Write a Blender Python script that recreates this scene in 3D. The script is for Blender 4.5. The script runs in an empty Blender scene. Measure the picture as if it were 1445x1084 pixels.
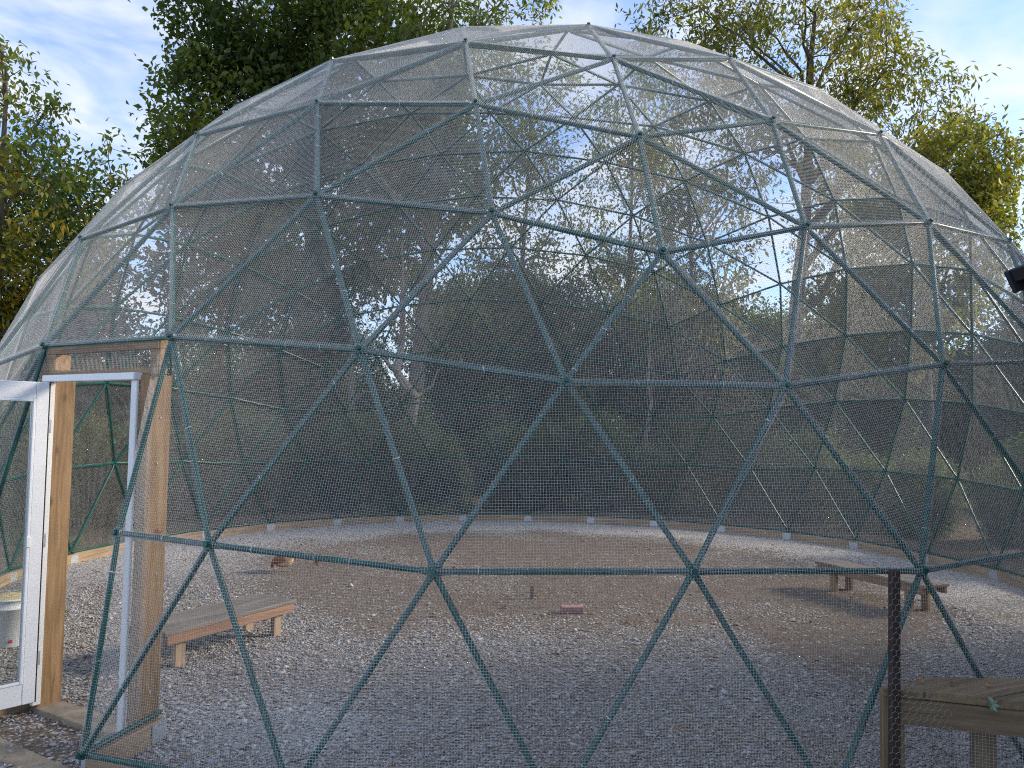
import bpy, bmesh, math, random
import numpy as np
from mathutils import Matrix, Vector

# ------------------------------------------------------------------ camera, sky, sun, exposure
scene = bpy.context.scene
col = scene.collection
R = 5.6            # dome radius (m)
NZ = 0.13          # height of the base ring above the gravel
CAM = Vector((0.0, -8.9605, 1.7322))
AX = ((0.9994360968, 0.0295479714, 0.0159501030),
      (0.0143148994, 0.0547488165, -0.9983975414),
      (-0.0303738712, 0.9980628660, 0.0542949672))     # right, down, forward
cd = bpy.data.cameras.new('camera')
cam = bpy.data.objects.new('camera', cd)
col.objects.link(cam)
m = Matrix.Identity(4)
for i in range(3):
    m[i][0] = AX[0][i]; m[i][1] = -AX[1][i]; m[i][2] = -AX[2][i]; m[i][3] = CAM[i]
cam.matrix_world = m
cd.sensor_width = 36.0
cd.lens = 1105.15 / 1445.0 * 36.0
cd.clip_start = 0.05
cd.clip_end = 3000
scene.camera = cam

SUN_EL = math.radians(24)
SUN_AZ = math.radians(76)          # clockwise from +Y: a low sun to the east
SUN_STRENGTH, SKY_STRENGTH, EXPOSURE = 2.0, 0.15, 1.55
sv = Vector((math.sin(SUN_AZ) * math.cos(SUN_EL), math.cos(SUN_AZ) * math.cos(SUN_EL), math.sin(SUN_EL)))
sd = bpy.data.lights.new('sun', 'SUN')
sd.energy = SUN_STRENGTH
sd.angle = math.radians(12.0)
sd.color = (1.0, 0.87, 0.70)
so = bpy.data.objects.new('sun', sd)
so.rotation_euler = sv.to_track_quat('Z', 'Y').to_euler()
so.location = (20, -10, 20)
col.objects.link(so)

world = bpy.data.worlds.new('World')
scene.world = world
world.use_nodes = True
wn = world.node_tree
wn.nodes.clear()


def wnode(t, **kw):
    n = wn.nodes.new(t)
    for k, v in kw.items():
        setattr(n, k, v)
    return n


w_out = wnode('ShaderNodeOutputWorld')
w_bg = wnode('ShaderNodeBackground')
w_bg.inputs['Strength'].default_value = SKY_STRENGTH
w_sky = wnode('ShaderNodeTexSky', sky_type='NISHITA')
w_sky.sun_disc = False
w_sky.sun_elevation = SUN_EL
w_sky.sun_rotation = SUN_AZ
w_sky.air_density = 1.0
w_sky.dust_density = 0.3
w_tc = wnode('ShaderNodeTexCoord')
w_sep = wnode('ShaderNodeSeparateXYZ')
wn.links.new(w_tc.outputs['Generated'], w_sep.inputs[0])
w_add = wnode('ShaderNodeMath', operation='ADD'); w_add.inputs[1].default_value = 0.22
w_max = wnode('ShaderNodeMath', operation='MAXIMUM'); w_max.inputs[1].default_value = 0.05
wn.links.new(w_sep.outputs['Z'], w_add.inputs[0]); wn.links.new(w_add.outputs[0], w_max.inputs[0])
w_dx = wnode('ShaderNodeMath', operation='DIVIDE'); w_dy = wnode('ShaderNodeMath', operation='DIVIDE')
wn.links.new(w_sep.outputs['X'], w_dx.inputs[0]); wn.links.new(w_max.outputs[0], w_dx.inputs[1])
wn.links.new(w_sep.outputs['Y'], w_dy.inputs[0]); wn.links.new(w_max.outputs[0], w_dy.inputs[1])
w_cmb = wnode('ShaderNodeCombineXYZ')
wn.links.new(w_dx.outputs[0], w_cmb.inputs[0]); wn.links.new(w_dy.outputs[0], w_cmb.inputs[1])
w_n1 = wnode('ShaderNodeTexNoise')
w_n1.inputs['Scale'].default_value = 3.4; w_n1.inputs['Detail'].default_value = 7.0
w_n1.inputs['Roughness'].default_value = 0.55; w_n1.inputs['Distortion'].default_value = 0.5
wn.links.new(w_cmb.outputs[0], w_n1.inputs['Vector'])
w_r = wnode('ShaderNodeValToRGB')
w_r.color_ramp.elements[0].position = 0.36; w_r.color_ramp.elements[0].color = (0.06, 0.06, 0.06, 1)
w_r.color_ramp.elements[1].position = 0.64; w_r.color_ramp.elements[1].color = (1, 1, 1, 1)
wn.links.new(w_n1.outputs['Fac'], w_r.inputs[0])
w_mix = wnode('ShaderNodeMix', data_type='RGBA')
w_mix.inputs['B'].default_value = (2.25, 2.38, 2.62, 1)
wn.links.new(w_r.outputs[0], w_mix.inputs['Factor'])
w_tint = wnode('ShaderNodeMix', data_type='RGBA', blend_type='MULTIPLY')
w_tint.inputs['Factor'].default_value = 1.0
w_tint.inputs['B'].default_value = (0.46, 0.56, 0.74, 1)
wn.links.new(w_sky.outputs[0], w_tint.inputs['A'])
wn.links.new(w_tint.outputs['Result'], w_mix.inputs['A'])
wn.links.new(w_mix.outputs['Result'], w_bg.inputs['Color'])
wn.links.new(w_bg.outputs[0], w_out.inputs[0])

scene.view_settings.view_transform = 'Standard'
scene.view_settings.look = 'None'
scene.view_settings.gamma = 1
scene.view_settings.exposure = EXPOSURE
scene.view_settings.use_curve_mapping = False
scene.cycles.max_bounces = 6
scene.cycles.transparent_max_bounces = 12
scene.cycles.use_denoising = False
scene.cycles.filter_width = 1.1
scene.cycles.use_adaptive_sampling = False

rng = np.random.default_rng(7)
random.seed(7)


# ------------------------------------------------------------------ helpers
def put(name, mesh, parent=None, mat=None, world_matrix=None):
    o = bpy.data.objects.new(name, mesh)
    col.objects.link(o)
    if mat is not None and mesh is not None and len(mesh.materials) == 0:
        mesh.materials.append(mat)
    M = world_matrix if world_matrix is not None else Matrix.Identity(4)
    if parent is not None:
        o.parent = parent
        o.matrix_basis = parent.matrix_basis.inverted() @ M
    else:
        o.matrix_basis = M
    return o


def thing(name, label, cat, loc=(0, 0, 0), group=None):
    o = bpy.data.objects.new(name, None)
    col.objects.link(o)
    o.empty_display_size = 0.1
    o.matrix_basis = Matrix.Translation(Vector(loc))
    tag(o, label, cat, group)
    return o


def tag(o, label, cat, group=None):
    o['label'] = label; o['category'] = cat
    if group:
        o['group'] = group
    return o


def mesh_np(name, verts, faces, smooth=False, attrs=None):
    """verts (n,3), faces: (m,k) array; all faces the same size"""
    verts = np.asarray(verts, np.float32); faces = np.asarray(faces, np.int32)
    me = bpy.data.meshes.new(name)
    me.vertices.add(len(verts)); me.vertices.foreach_set('co', verts.ravel())
    k = faces.shape[1]
    me.loops.add(faces.size); me.loops.foreach_set('vertex_index', faces.ravel())
    me.polygons.add(len(faces))
    me.polygons.foreach_set('loop_start', np.arange(0, faces.size, k, dtype=np.int32))
    me.polygons.foreach_set('loop_total', np.full(len(faces), k, np.int32))
    if smooth:
        me.polygons.foreach_set('use_smooth', np.ones(len(faces), bool))
    for an, av in (attrs or {}).items():
        a = me.attributes.new(an, 'FLOAT', 'POINT'); a.data.foreach_set('value', np.asarray(av, np.float32))
    me.update(calc_edges=True)
    return me


def prisms(P0, P1, r, sides=3, r1=None, up=None):
    """open prisms between point pairs -> verts, quad faces"""
    P0 = np.asarray(P0, float); P1 = np.asarray(P1, float); n = len(P0)
    d = P1 - P0; ln = np.linalg.norm(d, axis=1, keepdims=True); d = d / np.maximum(ln, 1e-9)
    ref = np.tile(np.array([[0.13, 0.27, 0.95]]) if up is None else np.asarray(up, float)[None], (n, 1))
    bad = np.abs((d * ref).sum(1)) > 0.95
    ref[bad] = (0.95, 0.2, 0.1)
    a = np.cross(d, ref); a /= np.linalg.norm(a, axis=1, keepdims=True)
    b = np.cross(d, a)
    r0 = np.broadcast_to(np.asarray(r, float), (n,))[:, None]
    r1 = r0 if r1 is None else np.broadcast_to(np.asarray(r1, float), (n,))[:, None]
    V = np.empty((n, 2 * sides, 3))
    for k in range(sides):
        t = 2 * math.pi * k / sides
        o = math.cos(t) * a + math.sin(t) * b
        V[:, k] = P0 + o * r0; V[:, sides + k] = P1 + o * r1
    F = np.empty((n, sides, 4), np.int64)
    base = (np.arange(n) * 2 * sides)[:, None]
    for k in range(sides):
        k2 = (k + 1) % sides
        F[:, k] = base + np.array([[k, k2, sides + k2, sides + k]])
    return V.reshape(-1, 3), F.reshape(-1, 4)


def merge(parts):
    V, F, o = [], [], 0
    for v, f in parts:
        V.append(v); F.append(f + o); o += len(v)
    return np.concatenate(V), np.concatenate(F)


_fr = np.random.default_rng(3).random((64, 64))


def vnoise(x, y, s):
    x = np.asarray(x) * s + 200.37; y = np.asarray(y) * s + 200.71
    xi = np.floor(x).astype(int); yi = np.floor(y).astype(int); fx = x - xi; fy = y - yi
    fx = fx * fx * (3 - 2 * fx); fy = fy * fy * (3 - 2 * fy)
    g = lambda a, b: _fr[a % 64, b % 64]
    return (g(xi, yi) * (1 - fx) + g(xi + 1, yi) * fx) * (1 - fy) + (g(xi, yi + 1) * (1 - fx) + g(xi + 1, yi + 1) * fx) * fy


def fbm(x, y, s, o=4):
    t = 0; a = 0.5
    for k in range(o):
        t = t + a * vnoise(x, y, s * 2 ** k); a *= 0.5
    return t / (1 - 0.5 ** o)


# ------------------------------------------------------------------ materials
def mat(name):
    M = bpy.data.materials.new(name); M.use_nodes = True
    nt = M.node_tree; p = nt.nodes['Principled BSDF']
    return M, nt, p


def N(nt, t, **kw):
    n = nt.nodes.new(t)
    for k, v in kw.items():
        setattr(n, k, v)
    return n


def ramp(nt, stops, src):
    r = N(nt, 'ShaderNodeValToRGB')
    e = r.color_ramp.elements
    while len(e) < len(stops):
        e.new(0.5)
    for i, (p, c) in enumerate(stops):
        e[i].position = p; e[i].color = (*c, 1)
    nt.links.new(src, r.inputs[0])
    return r.outputs[0]


def noise(nt, scale, detail=4, rough=0.55, coord='Object', vec_scale=None, dist=0.0):
    tc = N(nt, 'ShaderNodeTexCoord'); src = tc.outputs[coord]
    if vec_scale:
        mp = N(nt, 'ShaderNodeMapping'); mp.inputs['Scale'].default_value = vec_scale
        nt.links.new(src, mp.inputs[0]); src = mp.outputs[0]
    n = N(nt, 'ShaderNodeTexNoise'); n.inputs['Scale'].default_value = scale
    n.inputs['Detail'].default_value = detail; n.inputs['Roughness'].default_value = rough
    n.inputs['Distortion'].default_value = dist
    nt.links.new(src, n.inputs['Vector'])
    return n.outputs['Fac']


def bump(nt, p, src, strength=0.3, dist=0.01):
    b = N(nt, 'ShaderNodeBump'); b.inputs['Strength'].default_value = strength; b.inputs['Distance'].default_value = dist
    nt.links.new(src, b.inputs['Height']); nt.links.new(b.outputs[0], p.inputs['Normal'])


def simple(name, c, rough=0.6, metal=0.0, var=0.25, scale=6, bstr=0.15, vec=None):
    M, nt, p = mat(name)
    f = noise(nt, scale, 5, 0.6, vec_scale=vec)
    lo = tuple(x * (1 - var) for x in c); hi = tuple(min(1, x * (1 + var)) for x in c)
    nt.links.new(ramp(nt, [(0.3, lo), (0.7, hi)], f), p.inputs['Base Color'])
    p.inputs['Roughness'].default_value = rough; p.inputs['Metallic'].default_value = metal
    if bstr:
        bump(nt, p, f, bstr, 0.004)
    return M


def wood(name, lo, mid, hi, rough=0.7, obj_rand=0.25):
    M, nt, p = mat(name)
    oi = N(nt, 'ShaderNodeObjectInfo')
    tc = N(nt, 'ShaderNodeTexCoord')
    mp = N(nt, 'ShaderNodeMapping'); mp.inputs['Scale'].default_value = (0.9, 14, 14)
    ofs = N(nt, 'ShaderNodeVectorMath', operation='ADD')
    cmb = N(nt, 'ShaderNodeCombineXYZ')
    ml = N(nt, 'ShaderNodeMath', operation='MULTIPLY'); ml.inputs[1].default_value = 37.0
    nt.links.new(oi.outputs['Random'], ml.inputs[0])
    for i in range(3):
        nt.links.new(ml.outputs[0], cmb.inputs[i])
    nt.links.new(tc.outputs['Object'], ofs.inputs[0]); nt.links.new(cmb.outputs[0], ofs.inputs[1])
    nt.links.new(ofs.outputs[0], mp.inputs[0])
    n1 = N(nt, 'ShaderNodeTexNoise'); n1.inputs['Scale'].default_value = 3.0; n1.inputs['Detail'].default_value = 6
    n1.inputs['Distortion'].default_value = 0.8
    nt.links.new(mp.outputs[0], n1.inputs['Vector'])
    n2 = N(nt, 'ShaderNodeTexNoise'); n2.inputs['Scale'].default_value = 2.2; n2.inputs['Detail'].default_value = 4
    nt.links.new(ofs.outputs[0], n2.inputs['Vector'])
    # knots
    v = N(nt, 'ShaderNodeTexVoronoi'); v.inputs['Scale'].default_value = 2.6
    mk = N(nt, 'ShaderNodeMapping'); mk.inputs['Scale'].default_value = (1.0, 2.2, 2.2)
    nt.links.new(ofs.outputs[0], mk.inputs[0]); nt.links.new(mk.outputs[0], v.inputs['Vector'])
    grain = ramp(nt, [(0.25, lo), (0.5, mid), (0.75, hi)], n1.outputs['Fac'])
    wear = ramp(nt, [(0.3, (0.72, 0.72, 0.74)), (0.7, (1.12, 1.08, 1.02))], n2.outputs['Fac'])
    mx = N(nt, 'ShaderNodeMix', data_type='RGBA', blend_type='MULTIPLY'); mx.inputs['Factor'].default_value = 1
    nt.links.new(grain, mx.inputs['A']); nt.links.new(wear, mx.inputs['B'])
    kn = ramp(nt, [(0.03, (0.35, 0.28, 0.22)), (0.11, (1, 1, 1))], v.outputs['Distance'])
    m2 = N(nt, 'ShaderNodeMix', data_type='RGBA', blend_type='MULTIPLY'); m2.inputs['Factor'].default_value = 0.9
    nt.links.new(mx.outputs['Result'], m2.inputs['A']); nt.links.new(kn, m2.inputs['B'])
    nt.links.new(m2.outputs['Result'], p.inputs['Base Color'])
    p.inputs['Roughness'].default_value = rough
    bump(nt, p, n1.outputs['Fac'], 0.35, 0.004)
    return M


M_lumber = wood('lumber', (0.17, 0.10, 0.048), (0.30, 0.19, 0.095), (0.40, 0.27, 0.145))
M_curb = wood('curb_lumber', (0.22, 0.15, 0.09), (0.36, 0.26, 0.165), (0.46, 0.35, 0.24))
M_oldwood = wood('weathered_wood', (0.12, 0.10, 0.08), (0.20, 0.17, 0.14), (0.28, 0.245, 0.205))
M_tablewood = wood('table_wood', (0.12, 0.085, 0.05), (0.20, 0.145, 0.085), (0.28, 0.21, 0.13))
M_redwood = wood('red_fascia', (0.17, 0.085, 0.048), (0.27, 0.15, 0.09), (0.34, 0.20, 0.125))
M_darkpost = simple('dark_stake', (0.035, 0.022, 0.016), 0.7, 0, 0.4, 9, 0.3)
M_green = simple('green_paint', (0.006, 0.078, 0.066), 0.32, 0.0, 0.35, 14, 0.08)
M_zinc = simple('zinc_plate', (0.52, 0.55, 0.58), 0.42, 0.5, 0.2, 30, 0.1)
M_wire = simple('galvanised_wire', (0.62, 0.63, 0.63), 0.48, 0.12, 0.12, 3, 0)
M_hexwire = simple('hex_netting_wire', (0.42, 0.42, 0.42), 0.45, 0.5, 0.15, 8, 0)
M_white = simple('white_vinyl', (0.74, 0.76, 0.79), 0.35, 0, 0.05, 3, 0.03)
M_seal = simple('black_seal', (0.012, 0.012, 0.014), 0.6, 0, 0.2, 8, 0)
M_navy = simple('dark_siding', (0.010, 0.012, 0.018), 0.6, 0, 0.3, 3, 0.2)
M_roof = simple('dark_roof', (0.012, 0.012, 0.014), 0.8, 0, 0.4, 30, 0.5)
M_brick = simple('red_brick', (0.36, 0.20, 0.18), 0.85, 0, 0.3, 25, 0.5)
M_bucket = simple('bucket_plastic', (0.66, 0.68, 0.70), 0.45, 0, 0.08, 6, 0.05)
M_feed = simple('straw_feed', (0.50, 0.40, 0.22), 0.9, 0, 0.3, 40, 0.6)
M_red = simple('red_button', (0.45, 0.02, 0.02), 0.4, 0, 0.1, 6, 0)
M_concrete = simple('threshold_concrete', (0.29, 0.235, 0.17), 0.9, 0, 0.35, 9, 0.5)
M_leg = simple('hen_leg', (0.50, 0.36, 0.14), 0.6, 0, 0.15, 30, 0)
M_comb = simple('hen_comb', (0.42, 0.03, 0.02), 0.5, 0, 0.15, 30, 0)
M_straw = simple('dry_straw', (0.42, 0.34, 0.19), 0.85, 0, 0.3, 15, 0)
M_leaf_orange = simple('orange_leaf', (0.42, 0.15, 0.045), 0.7, 0, 0.4, 22, 0.3)
M_leaf_pale = simple('pale_leaf', (0.24, 0.33, 0.25), 0.6, 0, 0.25, 22, 0.3)


def hen_mat():
    M, nt, p = mat('hen_feathers')
    a = N(nt, 'ShaderNodeAttribute', attribute_name='tint')
    f = noise(nt, 55, 3, 0.6)
    ad = N(nt, 'ShaderNodeMath', operation='MULTIPLY_ADD'); ad.inputs[1].default_value = 0.35; 
    nt.links.new(f, ad.inputs[0]); nt.links.new(a.outputs['Fac'], ad.inputs[2])
    nt.links.new(ramp(nt, [(0.25, (0.62, 0.45, 0.24)), (0.5, (0.36, 0.12, 0.035)), (0.8, (0.20, 0.055, 0.015))], ad.outputs[0]), p.inputs['Base Color'])
    p.inputs['Roughness'].default_value = 0.8
    bump(nt, p, f, 0.5, 0.006)
    return M


M_hen = hen_mat()


def glass_mat():
    M, nt, p = mat('door_glass')
    nt.nodes.remove(p)
    out = nt.nodes['Material Output']
    t = N(nt, 'ShaderNodeBsdfTransparent'); t.inputs[0].default_value = (0.93, 0.95, 0.94, 1)
    g = N(nt, 'ShaderNodeBsdfGlossy'); g.inputs['Roughness'].default_value = 0.02
    fr = N(nt, 'ShaderNodeFresnel'); fr.inputs['IOR'].default_value = 1.5
    mx = N(nt, 'ShaderNodeMixShader')
    nt.links.new(fr.outputs[0], mx.inputs[0]); nt.links.new(t.outputs[0], mx.inputs[1]); nt.links.new(g.outputs[0], mx.inputs[2])
    nt.links.new(mx.outputs[0], out.inputs[0])
    return M


M_glass = glass_mat()


def leaf_mat(name, stops, transl=0.5):
    M, nt, p = mat(name)
    out = nt.nodes['Material Output']
    a = N(nt, 'ShaderNodeAttribute', attribute_name='tint')
    c = ramp(nt, stops, a.outputs['Fac'])
    nt.links.new(c, p.inputs['Base Color'])
    p.inputs['Roughness'].default_value = 0.5
    p.inputs['Specular IOR Level'].default_value = 0.35
    tr = N(nt, 'ShaderNodeBsdfTranslucent')
    br = N(nt, 'ShaderNodeMix', data_type='RGBA', blend_type='MULTIPLY'); br.inputs['Factor'].default_value = 1
    br.inputs['B'].default_value = (1.6, 1.7, 0.7, 1)
    nt.links.new(c, br.inputs['A']); nt.links.new(br.outputs['Result'], tr.inputs[0])
    mx = N(nt, 'ShaderNodeMixShader'); mx.inputs[0].default_value = transl
    nt.links.new(p.outputs[0], mx.inputs[1]); nt.links.new(tr.outputs[0], mx.inputs[2])
    nt.links.new(mx.outputs[0], out.inputs[0])
    return M


L_oak = leaf_mat('oak_leaf', [(0.0, (0.035, 0.060, 0.018)), (0.5, (0.090, 0.125, 0.034)), (0.9, (0.19, 0.20, 0.05)), (1.0, (0.22, 0.17, 0.05))])
L_yellow = leaf_mat('turning_leaf', [(0.0, (0.065, 0.105, 0.028)), (0.45, (0.13, 0.165, 0.038)), (0.7, (0.28, 0.235, 0.04)), (1.0, (0.42, 0.26, 0.03))])
L_olive = leaf_mat('locust_leaf', [(0.0, (0.055, 0.080, 0.022)), (0.5, (0.145, 0.155, 0.036)), (0.85, (0.26, 0.21, 0.05)), (1.0, (0.28, 0.15, 0.05))])
L_dark = leaf_mat('understory_leaf', [(0.0, (0.040, 0.065, 0.025)), (0.55, (0.085, 0.115, 0.040)), (1.0, (0.17, 0.175, 0.055))], 0.45)
L_grass = leaf_mat('grass_blade', [(0.0, (0.045, 0.080, 0.025)), (0.6, (0.085, 0.125, 0.04)), (1.0, (0.24, 0.20, 0.09))], 0.25)


def bark(name, lo, hi):
    M, nt, p = mat(name)
    f = noise(nt, 5, 6, 0.65, vec_scale=(3, 3, 0.6))
    nt.links.new(ramp(nt, [(0.3, lo), (0.7, hi)], f), p.inputs['Base Color'])
    p.inputs['Roughness'].default_value = 0.9
    bump(nt, p, f, 0.7, 0.03)
    return M


B_dark = bark('dark_bark', (0.045, 0.035, 0.028), (0.13, 0.105, 0.085))
B_pale = bark('pale_bark', (0.09, 0.08, 0.065), (0.25, 0.225, 0.19))


def ground_mat():
    M, nt, p = mat('ground_surface')
    tc = N(nt, 'ShaderNodeTexCoord')
    ga = N(nt, 'ShaderNodeAttribute', attribute_name='gravel').outputs['Fac']
    wa = N(nt, 'ShaderNodeAttribute', attribute_name='whiteness').outputs['Fac']
    ra = N(nt, 'ShaderNodeAttribute', attribute_name='grassy').outputs['Fac']
    v = N(nt, 'ShaderNodeTexVoronoi'); v.inputs['Scale'].default_value = 42; v.inputs['Randomness'].default_value = 1
    nt.links.new(tc.outputs['Object'], v.inputs['Vector'])
    v2 = N(nt, 'ShaderNodeTexVoronoi'); v2.inputs['Scale'].default_value = 75
    nt.links.new(tc.outputs['Object'], v2.inputs['Vector'])
    n = N(nt, 'ShaderNodeTexNoise'); n.inputs['Scale'].default_value = 9; n.inputs['Detail'].default_value = 10; n.inputs['Roughness'].default_value = 0.7
    nt.links.new(tc.outputs['Object'], n.inputs['Vector'])
    soil = ramp(nt, [(0.25, (0.085, 0.064, 0.048)), (0.5, (0.165, 0.127, 0.097)), (0.75, (0.25, 0.20, 0.155))], n.outputs['Fac'])
    sep = N(nt, 'ShaderNodeSeparateColor'); nt.links.new(v.outputs['Color'], sep.inputs[0])
    grey = ramp(nt, [(0.0, (0.24, 0.22, 0.20)), (0.55, (0.40, 0.385, 0.37)), (0.9, (0.55, 0.54, 0.525)), (1.0, (0.64, 0.63, 0.62))], sep.outputs['Red'])
    white = ramp(nt, [(0.0, (0.46, 0.45, 0.44)), (1.0, (0.72, 0.71, 0.69))], sep.outputs['Green'])
    mw = N(nt, 'ShaderNodeMix', data_type='RGBA'); nt.links.new(wa, mw.inputs['Factor']); nt.links.new(grey, mw.inputs['A']); nt.links.new(white, mw.inputs['B'])
    # joints between chips stay dark soil
    jt = ramp(nt, [(0.25, (1, 1, 1)), (0.62, (0.55, 0.51, 0.48))], v.outputs['Distance'])
    mj = N(nt, 'ShaderNodeMix', data_type='RGBA', blend_type='MULTIPLY'); mj.inputs['Factor'].default_value = 1
    nt.links.new(mw.outputs['Result'], mj.inputs['A']); nt.links.new(jt, mj.inputs['B'])
    thr = N(nt, 'ShaderNodeMath', operation='LESS_THAN')
    nt.links.new(sep.outputs['Blue'], thr.inputs[0]); nt.links.new(ga, thr.inputs[1])
    mg = N(nt, 'ShaderNodeMix', data_type='RGBA'); nt.links.new(thr.outputs[0], mg.inputs['Factor'])
    nt.links.new(soil, mg.inputs['A']); nt.links.new(mj.outputs['Result'], mg.inputs['B'])
    litter = ramp(nt, [(0.3, (0.060, 0.045, 0.028)), (0.55, (0.14, 0.10, 0.06)), (0.75, (0.23, 0.17, 0.10))], n.outputs['Fac'])
    mr = N(nt, 'ShaderNodeMix', data_type='RGBA'); nt.links.new(ra, mr.inputs['Factor'])
    nt.links.new(mg.outputs['Result'], mr.inputs['A']); nt.links.new(litter, mr.inputs['B'])
    nt.links.new(mr.outputs['Result'], p.inputs['Base Color'])
    p.inputs['Roughness'].default_value = 0.9
    p.inputs['Specular IOR Level'].default_value = 0.25
    hs = N(nt, 'ShaderNodeMath', operation='MULTIPLY'); nt.links.new(v.outputs['Distance'], hs.inputs[0]); hs.inputs[1].default_value = -1.0
    ha = N(nt, 'ShaderNodeMath', operation='MULTIPLY_ADD'); nt.links.new(n.outputs['Fac'], ha.inputs[0]); ha.inputs[1].default_value = 1.2; nt.links.new(hs.outputs[0], ha.inputs[2])
    bump(nt, p, ha.outputs[0], 0.8, 0.02)
    return M


def stone_mat():
    M, nt, p = mat('limestone_chip')
    a = N(nt, 'ShaderNodeAttribute', attribute_name='tint')
    nt.links.new(ramp(nt, [(0.0, (0.20, 0.155, 0.12)), (0.3, (0.33, 0.30, 0.27)), (0.7, (0.48, 0.475, 0.475)), (1.0, (0.68, 0.67, 0.66))], a.outputs['Fac']), p.inputs['Base Color'])
    p.inputs['Roughness'].default_value = 0.8
    return M


M_ground = ground_mat()
M_stone = stone_mat()


# ------------------------------------------------------------------ ground
def masks(x, y):
    """gravel cover, whiteness, litter cover"""
    r = np.hypot(x, y)
    n = fbm(x, y, 0.55, 4); n2 = fbm(x + 31, y - 17, 1.3, 4)
    front = np.clip((-2.2 - y) / 1.6 + (n - 0.5) * 5.0, 0, 1)          # gravel by the near wall
    rim = np.clip((r - 3.6) / 0.9 + (n2 - 0.5) * 1.6, 0, 1)           # fresh gravel along the curb
    west = np.clip((-2.6 - x) / 0.8 + (n - 0.5) * 2.0, 0, 1) * 0.8
    g = np.maximum(np.maximum(front * 0.9, rim * 0.95), west)
    g = np.clip(np.maximum(g, 0.05 + 0.22 * (n2 > 0.58)), 0, 1)
    door = np.exp(-(((x + 1.55) / 0.75) ** 2 + ((y + 4.45) / 0.5) ** 2) * 1.1)
    outw = np.clip((-5.55 - y) / 0.15, 0, 1) * np.clip((-2.25 - x) / 0.2, 0, 1)
    back = np.clip((r - 3.4) / 1.0, 0, 1) * np.clip((y + 1.0) / 1.5, 0, 1)
    w = np.clip(np.maximum(np.maximum(door * 1.5, outw), back), 0, 1)
    g = np.clip(np.maximum(g, np.maximum(door * 1.6, outw)), 0, 1)
    lit = np.clip((r - 5.75) / 0.25, 0, 1) * np.clip((y + 4.0) / 1.0, 0, 1)
    sill = np.exp(-(((x + 2.75) / 0.5) ** 2 + ((y + 4.75) / 0.4) ** 2))
    g = g * (1 - 0.75 * np.clip(sill * 1.4, 0, 1) * (1 - np.clip(outw, 0, 1)))
    return g, w, lit


def ground_z(x, y):
    r = np.hypot(x, y)
    far = np.clip((r - 7) / 6, 0, 1)
    return (fbm(x, y, 0.9, 4) - 0.5) * 0.035 * np.clip(1 - np.abs(r - 5.6) / 0.3, 0.25, 1) ** 0 + far * (fbm(x + 9, y, 0.18, 3) - 0.5) * 0.7


fine = np.arange(-8.5, 8.501, 0.10)
ext = 8.5 + np.cumsum(0.12 * 1.22 ** np.arange(1, 34))
ax = np.concatenate([-ext[::-1], fine, ext])
gx, gy = np.meshgrid(ax, ax, indexing='ij')
gzv = ground_z(gx, gy)
gg, gw, gl = masks(gx, gy)
nA = len(ax)
idx = np.arange(nA * nA).reshape(nA, nA)
gf = np.stack([idx[:-1, :-1], idx[1:, :-1], idx[1:, 1:], idx[:-1, 1:]], -1).reshape(-1, 4)
gm = mesh_np('ground', np.stack([gx, gy, gzv], -1).reshape(-1, 3), gf, True,
             {'gravel': gg.ravel(), 'whiteness': gw.ravel(), 'grassy': gl.ravel()})
go = put('ground', gm, None, M_ground)
go['kind'] = 'structure'

# loose gravel chips (uncountable)
ncand = 260000
sx = rng.uniform(-4.6, 4.3, ncand); depth_y = -5.7 + 5.2 * rng.random(ncand) ** 1.7
sy = depth_y
sg, sw, _ = masks(sx, sy)
in_view = np.abs(sx + 0.27) < (sy + 8.96) * 0.70 + 0.15
keep = (rng.random(ncand) < np.clip(sg, 0.03, 1) * 0.8) & in_view
sx, sy, sw = sx[keep], sy[keep], sw[keep]
ns = len(sx)
size = np.exp(rng.normal(math.log(0.0078), 0.45, ns)) * np.where(sw > 0.4, 1.1, 1.0)
base = np.array([[1, 0, 0], [-0.4, 0.9, 0], [-0.6, -0.8, 0], [0.3, 0.1, 0.75], [-0.1, -0.1, -0.6]])
tri = np.array([[0, 1, 3], [1, 2, 3], [2, 0, 3], [1, 0, 4], [2, 1, 4], [0, 2, 4]])
jit = rng.normal(0, 0.22, (ns, 5, 3))
pv = (base[None] + jit) * size[:, None, None] * np.array([1.0, 1.0, 0.62])
ang = rng.uniform(0, 6.283, ns); ca, sa = np.cos(ang), np.sin(ang)
tl = rng.normal(0, 0.35, ns)
px = pv[..., 0] * ca[:, None] - pv[..., 1] * sa[:, None]; py = pv[..., 0] * sa[:, None] + pv[..., 1] * ca[:, None]
pz = pv[..., 2] + px * tl[:, None]
V = np.stack([px + sx[:, None], py + sy[:, None], pz + (ground_z(sx, sy) + size * 0.25)[:, None]], -1).reshape(-1, 3)
F = (tri[None] + (np.arange(ns) * 5)[:, None, None]).reshape(-1, 3)
tint = np.clip(rng.beta(2.2, 2.4, ns) * 0.85 + sw * 0.35 - (rng.random(ns) < 0.16) * 0.35, 0, 1)
gs = put('gravel', mesh_np('gravel', V, F, False, {'tint': np.repeat(tint, 5)}), None, M_stone)
gs['kind'] = 'stuff'; gs['label'] = 'loose grey limestone chips scattered over the dirt floor'

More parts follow.
